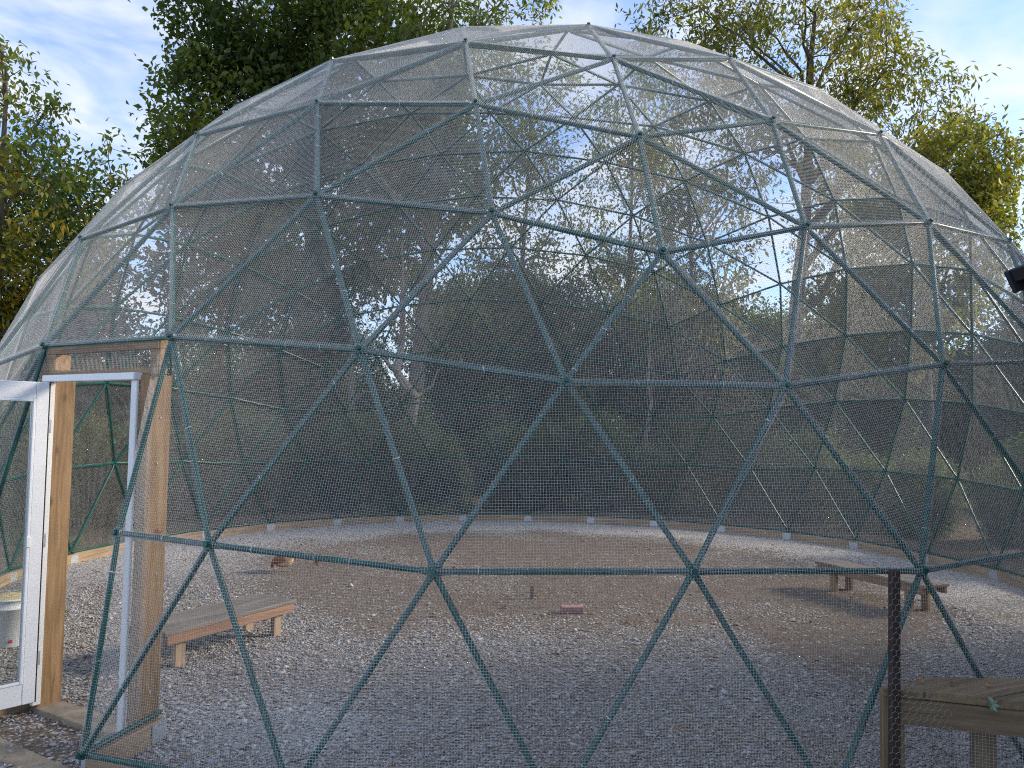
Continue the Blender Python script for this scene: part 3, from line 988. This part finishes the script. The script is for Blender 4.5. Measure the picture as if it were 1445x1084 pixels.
bk = (-4.03, -2.95, 0.0)
bucket = thing('bucket', 'white plastic bucket with straw coloured feed standing behind the glass door', 'bucket', bk)
lathe('shell', [(0.001, 0.003), (0.128, 0.0), (0.132, 0.006), (0.146, 0.28), (0.152, 0.282), (0.152, 0.292), (0.147, 0.294), (0.150, 0.345), (0.157, 0.347), (0.157, 0.362), (0.146, 0.362), (0.142, 0.30), (0.12, 0.2)], 36, M_bucket, bucket, bk)
lathe('feed', [(0.143, 0.345), (0.12, 0.367), (0.06, 0.383), (0.001, 0.39)], 24, M_feed, bucket, bk)
bdir = (Vector(CAM) - Vector(bk)); bdir.z = 0; bdir.normalize()
bdir.rotate(Matrix.Rotation(0.1, 3, 'Z'))
pb = Vector(bk) + bdir * 0.137 + up * 0.05
board('spout_plug', bucket, pb, pb + bdir * 0.012, 0.026, 0.026, (0, 0, 1), M_red, 0.006)
hv = []
for k in range(13):
    t = math.pi * k / 12
    hv.append((bk[0] + 0.16 * math.cos(t), bk[1] + 0.02 - 0.13 * math.sin(t) * 0.4, 0.33 - 0.12 * math.sin(t)))
v, f = prisms(np.array(hv[:-1]), np.array(hv[1:]), 0.003, 5)
put('handle', mesh_np('handle', v, f, True), bucket, M_zinc)

br = thing('loose_brick', 'single red brick lying flat on the dirt floor', 'brick', (0.374, -1.52, 0))
bw = board('block', br, (0.265, -1.53, 0.035), (0.475, -1.50, 0.035), 0.095, 0.066, (0, 0, 1), M_brick, 0.006)
s1 = board('peg', None, (-0.01, -0.93, -0.03), (-0.005, -0.93, 0.13), 0.045, 0.03, (0, 1, 0), M_oldwood, 0.004)
tag(s1, 'short grey wooden peg standing in the dirt', 'peg')
op = board('marker_stake', None, (-8.35, 6.1, -0.05), (-8.35, 6.1, 1.15), 0.035, 0.03, (0, 1, 0), M_green, 0.004)
tag(op, 'thin green stake standing in grass behind the dome', 'stake')

# hen: one continuous sweep from tail to beak
def hen():
    bx, by = -2.93, 0.20
    t = thing('hen', 'small brown and cream hen pecking at the gravel', 'hen', (bx, by, 0))
    # spine in hen space: x forward, z up ; (x, z, half width, half height, tint)
    sp = [(-0.165, 0.215, 0.006, 0.012, 0.5), (-0.150, 0.205, 0.022, 0.030, 0.3), (-0.120, 0.175, 0.055, 0.060, 0.02), (-0.085, 0.150, 0.078, 0.080, 0.0),
          (-0.035, 0.138, 0.090, 0.086, 0.25), (0.02, 0.130, 0.086, 0.080, 0.55), (0.065, 0.125, 0.068, 0.066, 0.6), (0.100, 0.122, 0.046, 0.048, 0.6),
          (0.128, 0.108, 0.030, 0.032, 0.6), (0.150, 0.080, 0.023, 0.024, 0.6), (0.166, 0.055, 0.021, 0.022, 0.55), (0.180, 0.040, 0.017, 0.018, 0.5), (0.192, 0.030, 0.007, 0.008, 0.3), (0.200, 0.022, 0.001, 0.001, 0.2)]
    seg = 14
    vs_, tt = [], []
    for i, (x, z, w, h, c) in enumerate(sp):
        a = sp[max(0, i - 1)]; b = sp[min(len(sp) - 1, i + 1)]
        d = Vector((b[0] - a[0], 0, b[1] - a[1])).normalized(); u = Vector((-d.z, 0, d.x))
        for k in range(seg):
            th = 2 * math.pi * k / seg
            q = Vector((x, 0, z)) + Vector((0, 1, 0)) * (w * math.cos(th)) + u * (h * math.sin(th))
            vs_.append(q); tt.append(c + (0.3 if math.sin(th) > 0.3 and i > 2 else 0.0))
    fs_ = []
    for i in range(len(sp) - 1):
        for k in range(seg):
            k2 = (k + 1) % seg
            fs_.append((i * seg + k, i * seg + k2, (i + 1) * seg + k2, (i + 1) * seg + k))
    head = math.radians(150)
    M = Matrix.Translation((bx, by, 0.0)) @ Matrix.Rotation(head, 4, 'Z')
    put('body', mesh_np('body', np.array([tuple(q) for q in vs_]), np.array(fs_), True, {'tint': np.array(tt)}), t, M_hen, M)
    # folded wings
    for s in (-1, 1):
        bm = bmesh.new(); bmesh.ops.create_icosphere(bm, subdivisions=2, radius=1)
        for q in bm.verts:
            x, y, z = q.co
            q.co = (x * 0.095 - 0.02 - 0.03 * max(0, -x), s * 0.078 + y * 0.018, 0.148 + z * 0.045 + 0.02 * -x)
        me = bpy.data.meshes.new('wing'); bm.to_mesh(me); bm.free()
        at = me.attributes.new('tint', 'FLOAT', 'POINT'); at.data.foreach_set('value', np.full(len(me.vertices), 0.6, np.float32))
        for pl in me.polygons: pl.use_smooth = True
        put('wing', me, t, M_hen, M)
        # leg with three toes
        hip = np.array([0.0, s * 0.035, 0.075]); ank = np.array([0.012, s * 0.035, 0.006])
        a0, a1 = [hip], [ank]
        for an in (-0.5, 0.0, 0.5, 3.14):
            a0.append(ank); a1.append(ank + np.array([0.036 * math.cos(an), 0.036 * math.sin(an), -0.003]))
        v, f = prisms(np.array(a0), np.array(a1), 0.0045, 6, r1=0.003)
        put('leg', mesh_np('leg', v, f, True), t, M_leg, M)
    v, f = prisms(np.array([(0.150, 0, 0.098), (0.164, 0, 0.078), (0.176, 0, 0.062)]), np.array([(0.166, 0, 0.112), (0.180, 0, 0.090), (0.190, 0, 0.070)]), 0.007, 5, r1=0.003)
    put('comb', mesh_np('comb', v, f), t, M_comb, M)
hen()

# fallen leaves caught on the wire and by the door
bm = bmesh.new()
outl = [(0, -0.05), (0.012, -0.03), (0.035, -0.028), (0.024, -0.008), (0.042, 0.012), (0.02, 0.015), (0.014, 0.036), (0, 0.055), (-0.014, 0.036), (-0.02, 0.015), (-0.042, 0.012), (-0.024, -0.008), (-0.035, -0.028), (-0.012, -0.03)]
vv = [bm.verts.new((x, y, 0.010 * math.sin(y * 60) + 9 * x * x)) for x, y in outl]
cv = bm.verts.new((0, 0, -0.004))
for i in range(len(vv)):
    bm.faces.new((cv, vv[i], vv[(i + 1) % len(vv)]))
leaf_me = bpy.data.meshes.new('fallen_leaf'); bm.to_mesh(leaf_me); bm.free(); leaf_me.materials.append(M_leaf_orange)
leaf_pale = leaf_me.copy(); leaf_pale.materials.clear(); leaf_pale.materials.append(M_leaf_pale)


def px_ray(u, v_):
    d = Vector(AX[0]) * ((u - 722.5) / 1105.15) + Vector(AX[1]) * ((v_ - 542) / 1105.15) + Vector(AX[2])
    return d.normalized()


def on_sphere(u, v_):
    d = px_ray(u, v_); c = Vector((0, 0, NZ)); oc = CAM - c
    rr = R * 0.985 + 0.03
    b = oc.dot(d); disc = b * b - (oc.length_squared - rr * rr)
    return CAM + d * (-b - math.sqrt(max(disc, 0)))


for (u, v_, s) in ((518, 284, 0.75), (556, 291, 0.4), (1021, 250, 0.4), (880, 232, 0.4), (733, 312, 0.4), (608, 510, 0.4), (492, 286, 0.3), (640, 803, 0.35), (722, 806, 0.35), (447, 793, 0.4), (412, 783, 0.35), (222, 752, 0.5), (545, 602, 0.4), (868, 645, 0.3), (472, 496, 0.35), (1052, 806, 0.3)):
    p = on_sphere(u, v_); n = (p - Vector((0, 0, NZ))).normalized()
    M = Matrix.Translation(p) @ (n + Vector((random.gauss(0, .3), random.gauss(0, .3), 0.25))).normalized().to_track_quat('Z', 'Y').to_matrix().to_4x4() @ Matrix.Rotation(random.uniform(0, 6), 4, 'Z') @ Matrix.Scale(s, 4)
    o = put('fallen_leaf', leaf_me, None, None, M)
    tag(o, 'tiny dry orange leaf caught on the wire mesh of the dome', 'leaf', 'dry leaves caught on the dome mesh')
for (x, y, z, s, rx) in ((-2.20, -5.28, 0.05, 1.15, 1.1), (-2.12, -5.33, 0.03, 0.9, 0.4), (-2.02, -5.38, 0.02, 0.8, 0.3), (-2.3, -5.45, 0.015, 0.7, 0.2)):
    o = put('fallen_leaf', leaf_me, None, None, Matrix.Translation((x, y, z)) @ Matrix.Rotation(rx, 4, 'X') @ Matrix.Rotation(random.uniform(0, 6), 4, 'Z') @ Matrix.Scale(s, 4))
    tag(o, 'curled orange leaf lying at the foot of the dome beside the doorway', 'leaf', 'leaves on the ground by the doorway')
for k in range(3):
    q = ta + xdir * (0.08 + 0.11 * k) + pdir * random.uniform(0.05, 0.2) + ydir * 0.02 + up * (TH + 0.015)
    o = put('fallen_leaf', leaf_me, None, None, Matrix.Translation(q) @ Matrix.Rotation(random.uniform(-.4, .4), 4, 'X') @ Matrix.Rotation(random.uniform(0, 6), 4, 'Z') @ Matrix.Scale(0.33, 4))
    tag(o, 'dry brown leaf lying on the plank table top', 'leaf', 'leaves on the table')
q = ta + xdir * 0.40 + ydir * -0.012 + up * (TH - 0.022)
o = put('hanging_leaf', leaf_pale, None, None, Matrix.Translation(q) @ Matrix.Rotation(1.35, 4, 'X') @ Matrix.Rotation(0.5, 4, 'Z') @ Matrix.Scale(0.62, 4))
tag(o, 'pale green leaf hanging over the end grain of the table', 'leaf')


# ------------------------------------------------------------------ trees
def curve_pts(p0, p1, n, wob, r_, sag=0.0):
    t = np.linspace(0, 1, n)[:, None]
    p = p0 + (p1 - p0) * t
    L = np.linalg.norm(p1 - p0)
    w = r_.normal(0, wob * L, (n, 3)); w[0] = 0; w[-1] = 0
    p = p + w
    p[:, 2] += sag * L * (t[:, 0] * (1 - t[:, 0]))
    return p


def sample_crown(ell, n, r_, shell=0.55):
    wts = np.array([e[3] * e[4] * e[5] for e in ell]); wts = wts / wts.sum()
    k = r_.choice(len(ell), n, p=wts)
    d = r_.normal(0, 1, (n, 3)); d /= np.linalg.norm(d, axis=1, keepdims=True)
    rad = r_.random(n) ** (1 / 3) ; rad = rad * (1 - shell) + shell * (0.75 + 0.25 * r_.random(n)) * np.where(r_.random(n) < 0.8, 1, rad)
    E_ = np.array(ell)[k]
    return E_[:, :3] + d * rad[:, None] * E_[:, 3:6]


def leaves(pos, dirs, n_per, spread, ll, lw, droop, r_, tint_base):
    n = len(pos) * n_per
    P = np.repeat(pos, n_per, 0) + r_.normal(0, spread, (n, 3))
    d = np.repeat(dirs, n_per, 0) * 0.6 + r_.normal(0, 0.7, (n, 3)); d[:, 2] -= droop
    d /= np.linalg.norm(d, axis=1, keepdims=True)
    nn = r_.normal(0, 0.55, (n, 3)); nn[:, 2] += 0.9
    s = np.cross(d, nn); s /= np.maximum(np.linalg.norm(s, axis=1, keepdims=True), 1e-6)
    up_ = np.cross(s, d)
    k = np.exp(r_.normal(0, 0.22, n))[:, None]
    V = np.empty((n, 4, 3))
    V[:, 0] = P; V[:, 1] = P + d * ll * k * 0.45 + s * lw * k * 0.5 + up_ * lw * 0.15
    V[:, 2] = P + d * ll * k - up_ * ll * 0.12; V[:, 3] = P + d * ll * k * 0.45 - s * lw * k * 0.5 + up_ * lw * 0.15
    F = np.arange(n * 4).reshape(n, 4)
    tint = np.clip(np.repeat(tint_base, n_per) + r_.normal(0, 0.13, n), 0, 1)
    return V.reshape(-1, 3), F, np.repeat(tint, 4)


def tree_meshes(seed, H, tr, ell, n1, n2, n3, n_leaf, ll, lw, droop=0.35, spread=0.16, lean=(0, 0), tint_fn=None, bare=0.0, trunk_top=0.85):
    r_ = np.random.default_rng(seed)
    ell = [np.array(e, float) for e in ell]
    segs = []          # (p0, p1, r0, r1, sides)
    npt = 12
    t = np.linspace(0, 1, npt)
    tk = np.stack([lean[0] * t ** 1.4, lean[1] * t ** 1.4, H * trunk_top * t], -1)
    tk[1:, :2] += np.cumsum(r_.normal(0, 0.012 * H / npt * 2, (npt - 1, 2)), 0)
    trad = tr * (1 - 0.82 * t) * (1 + 0.5 * np.exp(-t * 18))
    for i in range(npt - 1):
        segs.append((tk[i], tk[i + 1], trad[i], trad[i + 1], 9))
    nodesP = [tk[3:]]; nodesR = [trad[3:]]
    tg = sample_crown(ell, n1, r_, 0.2)
    for p in tg:
        hd = np.hypot(*(p[:2] - tk[5, :2]))
        zs = np.clip(p[2] - hd * 0.75 - 0.6, tk[2, 2], tk[-1, 2])
        k = int(np.argmin(np.abs(tk[:, 2] - zs)))
        cp = curve_pts(tk[k], p, 7, 0.025, r_, 0.12)
        rr = np.linspace(trad[k] * 0.55, 0.018, 7)
        for i in range(6):
            segs.append((cp[i], cp[i + 1], rr[i], rr[i + 1], 6))
        nodesP.append(cp[1:]); nodesR.append(rr[1:])
    P1 = np.concatenate(nodesP); R1 = np.concatenate(nodesR)
    tg = sample_crown(ell, n2, r_, 0.45)
    n2P, n2R = [], []
    for p in tg:
        dd = np.linalg.norm(P1 - p, axis=1) + 0.35 * np.maximum(0, P1[:, 2] - p[2] + 0.3)
        k = int(np.argmin(dd))
        cp = curve_pts(P1[k], p, 5, 0.04, r_, 0.1)
        rr = np.linspace(min(R1[k] * 0.6, 0.03), 0.007, 5)
        for i in range(4):
            segs.append((cp[i], cp[i + 1], rr[i], rr[i + 1], 4))
        n2P.append(cp[1:]); n2R.append(rr[1:])
    P2 = np.concatenate([P1] + n2P)
    tg = sample_crown(ell, n3, r_, 0.5)
    lp_, ld_ = [], []
    P2s = np.concatenate(n2P)
    for p in tg:
        dd = np.linalg.norm(P2s - p, axis=1)
        k = int(np.argmin(dd)); q = P2s[k]
        if dd[k] > 1.1:
            p = q + (p - q) / dd[k] * 1.1
        mid = (q + p) / 2 + r_.normal(0, 0.05, 3)
        segs.append((q, mid, 0.007, 0.005, 3)); segs.append((mid, p, 0.005, 0.003, 3))
        if r_.random() < bare:
            continue
        d = (p - q) / max(np.linalg.norm(p - q), 1e-3)
        lp_ += [mid, p, p + d * 0.12]; ld_ += [d, d, d]
    V, F = [], []
    by = {}
    for s_ in segs:
        by.setdefault(s_[4], []).append(s_)
    parts = []
    for k, ss in by.items():
        parts.append(prisms(np.array([s_[0] for s_ in ss]), np.array([s_[1] for s_ in ss]), np.array([s_[2] for s_ in ss]), k, np.array([s_[3] for s_ in ss])))
    tv, tf = merge(parts)
    tm = mesh_np('trunk', tv, tf, True)
    lp_ = np.array(lp_); ld_ = np.array(ld_)
    tb_ = (fbm(lp_[:, 0] + seed, lp_[:, 1] + lp_[:, 2] * 0.8, 0.45, 3) - 0.5) * 1.1 + 0.42
    if tint_fn is not None:
        tb_ = tint_fn(lp_, tb_)
    v, f, tt = leaves(lp_, ld_, n_leaf, spread, ll, lw, droop, r_, tb_)
    cm = mesh_np('crown', v, f, False, {'tint': tt})
    return tm, cm


def plant_tree(name, label, cat, loc, tm, cm, bm_, lm_, rotz=0.0, scale=1.0, group=None):
    t = thing(name, label, cat, loc, group)
    M = Matrix.Translation(Vector(loc)) @ Matrix.Rotation(rotz, 4, 'Z') @ Matrix.Scale(scale, 4)
    if not tm.materials:
        tm.materials.append(bm_)
    if not cm.materials:
        cm.materials.append(lm_)
    put('trunk', tm, t, None, M)
    put('crown', cm, t, None, M)
    return t


# yellowing tree west of the dome
tm, cm = tree_meshes(11, 10.5, 0.15, [(-0.3, 0, 8.0, 1.5, 1.6, 1.6), (0.9, 0.2, 6.2, 1.4, 1.5, 1.5), (1.9, 0, 5.6, 1.2, 1.2, 1.5), (0.0, 0, 4.6, 1.3, 1.5, 1.3), (2.3, 0.3, 7.1, 0.5, 0.6, 0.8), (-1.0, 0, 5.6, 1.4, 1.4, 2.5)],
                     16, 130, 430, 7, 0.14, 0.066, 0.6, 0.15,
                     tint_fn=lambda p, t: t + np.where((p[:, 0] < 0.3) & ((p[:, 2] > 6.8) | (p[:, 2] < 5.0)), 0.5, 0.0))
plant_tree('turning_tree', 'tree with green and golden yellow leaves standing clear of the dome wall', 'tree', (-11.0, 6.4, 0), tm, cm, B_dark, L_yellow)
# large dense oak
tm, cm = tree_meshes(12, 15.5, 0.30, [(-1.6, 0, 9.3, 2.6, 2.6, 2.6), (1.6, 0.4, 10.5, 2.9, 2.6, 3.0), (-1.2, 0, 12.6, 2.8, 2.6, 2.4), (-2.6, -0.3, 7.8, 1.4, 1.6, 1.4), (3.3, 0, 8.3, 1.8, 1.8, 1.7), (0.6, -0.4, 6.2, 2.6, 2.2, 1.5), (-2.4, 0, 5.4, 1.7, 1.6, 1.4)],
                     28, 330, 1750, 11, 0.17, 0.095, 0.35, 0.20, lean=(0.5, 0), trunk_top=0.8)
plant_tree('oak_tree', 'big dense dark green oak with a straight trunk rising behind the dome', 'tree', (-6.2, 11.2, 0), tm, cm, B_dark, L_oak)
# pale slender tree
tm, cm = tree_meshes(13, 15.5, 0.24, [(0.8, 0, 9.5, 2.0, 2.0, 3.2), (1.4, 0, 12.6, 2.2, 2.0, 2.4), (-0.6, 0.3, 7.2, 1.8, 1.8, 2.2), (0.2, 0, 4.6, 1.9, 1.7, 1.7)],
                     20, 230, 900, 7, 0.15, 0.06, 0.5, 0.17, lean=(0.7, 0), bare=0.25)
plant_tree('pale_ash_tree', 'slender pale barked tree with thin leafage behind the dome', 'tree', (-3.1, 10.2, 0), tm, cm, B_pale, L_oak, 0)
# olive locust with drooping leaves
tm, cm = tree_meshes(14, 14.5, 0.26, [(0.2, 0, 11.0, 3.0, 2.2, 2.1), (-2.4, 0, 11.6, 1.8, 1.8, 1.8), (2.6, 0, 9.6, 2.0, 1.9, 1.7), (3.9, 0, 8.1, 1.3, 1.5, 1.5), (1.6, 0, 12.8, 1.1, 1.3, 1.6), (0.3, 0, 8.6, 2.2, 1.8, 1.2)],
                     26, 260, 880, 7, 0.16, 0.052, 0.75, 0.16, lean=(0.6, 0))
plant_tree('locust_tree', 'tall tree with drooping olive and bronze leaves spreading over the dome', 'tree', (6.3, 10.6, 0), tm, cm, B_dark, L_olive)
# smaller yellow-olive tree
tm, cm = tree_meshes(15, 8.6, 0.14, [(0, 0, 5.6, 1.7, 1.6, 2.0), (0.6, 0, 7.1, 1.2, 1.3, 1.2), (-0.9, 0, 4.0, 1.4, 1.4, 1.2)],
                     14, 130, 600, 10, 0.14, 0.06, 0.6, 0.15)
plant_tree('small_olive_tree', 'small bushy tree with yellowish olive leaves close behind the mesh', 'tree', (8.1, 7.4, 0), tm, cm, B_dark, L_olive)
tm2, cm2 = tree_meshes(16, 9.0, 0.16, [(0, 0, 6.2, 1.9, 1.8, 2.2), (0.3, 0, 4.2, 1.9, 1.7, 1.4)], 14, 130, 560, 10, 0.15, 0.06, 0.6, 0.16)
plant_tree('edge_tree', 'broad olive leaved tree at the wood edge past the shed corner', 'tree', (15.6, 10.8, 0), tm2, cm2, B_dark, L_olive)

# thinly leaved tall trees closing the gap over the dome
for k, (x, y, H, lbl) in enumerate(((-0.6, 13.0, 13.0, 'tall thin leaved tree with bare twigs behind the middle of the dome'),
                                    (2.6, 14.5, 13.5, 'tall airy tree between the slender pale tree and the drooping olive tree'),
                                    (9.2, 14.5, 11.5, 'tall airy tree behind the small yellowish olive tree'),
                                    (-8.8, 12.8, 11.5, 'tall airy tree between the dense oak and the golden tree'),
                                    (4.6, 12.6, 11.0, 'slim airy tree standing just before the drooping olive tree'))):
    tm, cm = tree_meshes(80 + k, H, 0.12, [(0, 0, H * 0.62, 1.7, 1.6, H * 0.22), (0.7 - k * 0.3, 0, H * 0.82, 1.5, 1.4, H * 0.16), (-0.5, 0, H * 0.42, 1.5, 1.4, H * 0.14)],
                         18, 190, 540, 6, 0.15, 0.06, 0.6, 0.16, lean=(0.4 - 0.2 * k, 0), bare=0.2)
    plant_tree('airy_tree', lbl, 'tree', (x, y, 0), tm, cm, B_dark, (L_oak, L_oak, L_olive, L_oak, L_olive)[k])

# understory and farther wood
vars_ = []
for k, (H, e) in enumerate([(7.5, [(0, 0, 4.6, 1.9, 1.8, 2.6), (0.7, 0.3, 2.4, 1.7, 1.6, 1.7)]),
                            (9.5, [(0, 0, 6.0, 2.1, 2.0, 3.0), (-0.8, 0, 3.2, 1.8, 1.6, 2.0)]),
                            (6.2, [(0.2, 0, 3.4, 2.0, 1.9, 2.3), (-0.4, 0, 1.8, 1.9, 1.7, 1.4)])]):
    vars_.append(tree_meshes(30 + k, H, 0.11, e, 14, 130, 760, 9, 0.15, 0.072, 0.3, 0.22))
ur = random.Random(5)
spots = []
for x in np.arange(-15, 16, 2.3):
    spots.append((x + ur.uniform(-.7, .7), 10.8 + ur.uniform(-1.2, 1.4) - 0.012 * x * x, ur.uniform(0.4, 0.95)))
for x in np.arange(-20, 21, 2.7):
    spots.append((x + ur.uniform(-.8, .8), 15.5 + ur.uniform(-1.4, 1.6), ur.uniform(0.6, 1.25) if abs(x) < 9 else ur.uniform(0.45, 0.7)))
for x in np.arange(-26, 27, 3.2):
    spots.append((x + ur.uniform(-1, 1), 21.5 + ur.uniform(-2, 2), ur.uniform(0.8, 1.3) if abs(x) < 11 else ur.uniform(0.5, 0.75)))
for i, (x, y, s) in enumerate(spots):
    k = i % 3
    plant_tree('woodland_tree', 'dark leafy young tree in the dense wood behind the dome', 'tree', (x, y, -0.1), vars_[k][0], vars_[k][1], B_dark, L_dark, ur.uniform(0, 6.28), s, 'young trees of the wood behind the dome')

# unseen trees on the sunny side, added to shade the dome floor
for (x, y, s) in ((9.0, -4.6, 0.66), (9.2, -1.9, 0.60), (6.7, -4.9, 0.74), (7.6, -2.4, 0.62)):
    plant_tree('shade_tree', 'dark leafy tree out of view past the shed added to shade the dome floor', 'tree', (x, y, -0.1), vars_[1][0], vars_[1][1], B_dark, L_dark, ur.uniform(0, 6.28), s, 'unseen trees added for shade')

# low shrubs right behind the curb
for a_ in np.arange(12, 176, 7.5):
    t_ = math.radians(a_ + ur.uniform(-2, 2)); r_ = ur.uniform(7.6, 8.8)
    plant_tree('wild_shrub', 'low dark green wild shrub growing just behind the dome', 'shrub', (r_ * math.cos(t_), r_ * math.sin(t_), -0.25), vars_[2][0], vars_[2][1], B_dark, L_dark, ur.uniform(0, 6.28), ur.uniform(0.28, 0.42), 'shrubs behind the dome')

# bare pale stems of the brush behind the dome
for k, (x, y, h, r_, lx) in enumerate(((-4.3, 8.6, 4.2, 0.13, 0.1), (-3.25, 8.2, 2.2, 0.09, 0.5), (-3.75, 8.3, 2.6, 0.10, -0.4), (-3.0, 8.8, 6.0, 0.17, -0.15), (-9.0, 7.6, 2.6, 0.04, 0.3), (-8.4, 7.9, 2.4, 0.035, -0.2), (2.4, 9.0, 4.6, 0.07, 0.3))):
    rr_ = np.random.default_rng(60 + k)
    cp = curve_pts(np.array([0, 0, -0.1]), np.array([lx, 0.1, h]), 9, 0.02, rr_)
    rad = np.linspace(r_, r_ * 0.06, 9)
    segs = [prisms(cp[:-1], cp[1:], rad[:-1], 9, rad[1:])]
    for b in range(9):
        i = rr_.integers(3, 8); e = cp[i] + rr_.normal(0, 1, 3) * [0.6, 0.4, 0.3] + [0, 0, 0.5]
        bp = curve_pts(cp[i], e, 5, 0.06, rr_); br_ = np.linspace(rad[i] * 0.45, 0.006, 5)
        segs.append(prisms(bp[:-1], bp[1:], br_[:-1], 9, br_[1:]))
    v, f = merge(segs)
    o = put('bare_trunk', mesh_np('bare_trunk', v, f, True), None, B_pale, Matrix.Translation((x, y, 0)))
    tag(o, 'bare pale grey stem with dead twigs standing behind the dome', 'dead tree', 'bare stems in the brush')

# grass and weeds beyond the curb
ng = 26000
ga_ = rng.uniform(1.75, 3.6, ng); gr_ = 5.95 + rng.random(ng) ** 1.3 * 4.5
gx_, gy_ = gr_ * np.cos(ga_), gr_ * np.sin(ga_)
dens = fbm(gx_ + 5, gy_, 0.5, 3)
k = dens > 0.46
gx_, gy_ = gx_[k], gy_[k]; n = len(gx_)
h = rng.uniform(0.08, 0.32, n) * (0.5 + 1.2 * np.clip((dens[k] - 0.44) * 4, 0, 1))
a = rng.uniform(0, 6.28, n); bx_ = rng.normal(0, 0.35, n) * h; by_ = rng.normal(0, 0.35, n) * h
w = 0.007
V = np.empty((n, 4, 3)); gz0 = ground_z(gx_, gy_)
V[:, 0] = np.stack([gx_ - w * np.cos(a), gy_ - w * np.sin(a), gz0], -1); V[:, 1] = np.stack([gx_ + w * np.cos(a), gy_ + w * np.sin(a), gz0], -1)
V[:, 2] = np.stack([gx_ + bx_ + w * 0.3, gy_ + by_, gz0 + h], -1); V[:, 3] = np.stack([gx_ + bx_ * 0.4 - w * np.cos(a), gy_ + by_ * 0.4 - w * np.sin(a), gz0 + h * 0.55], -1)
o = put('grass', mesh_np('grass', V.reshape(-1, 3), np.arange(n * 4).reshape(n, 4), False, {'tint': np.repeat(rng.random(n), 4)}), None, L_grass)
o['kind'] = 'stuff'; o['label'] = 'rough grass and weeds growing behind the dome'
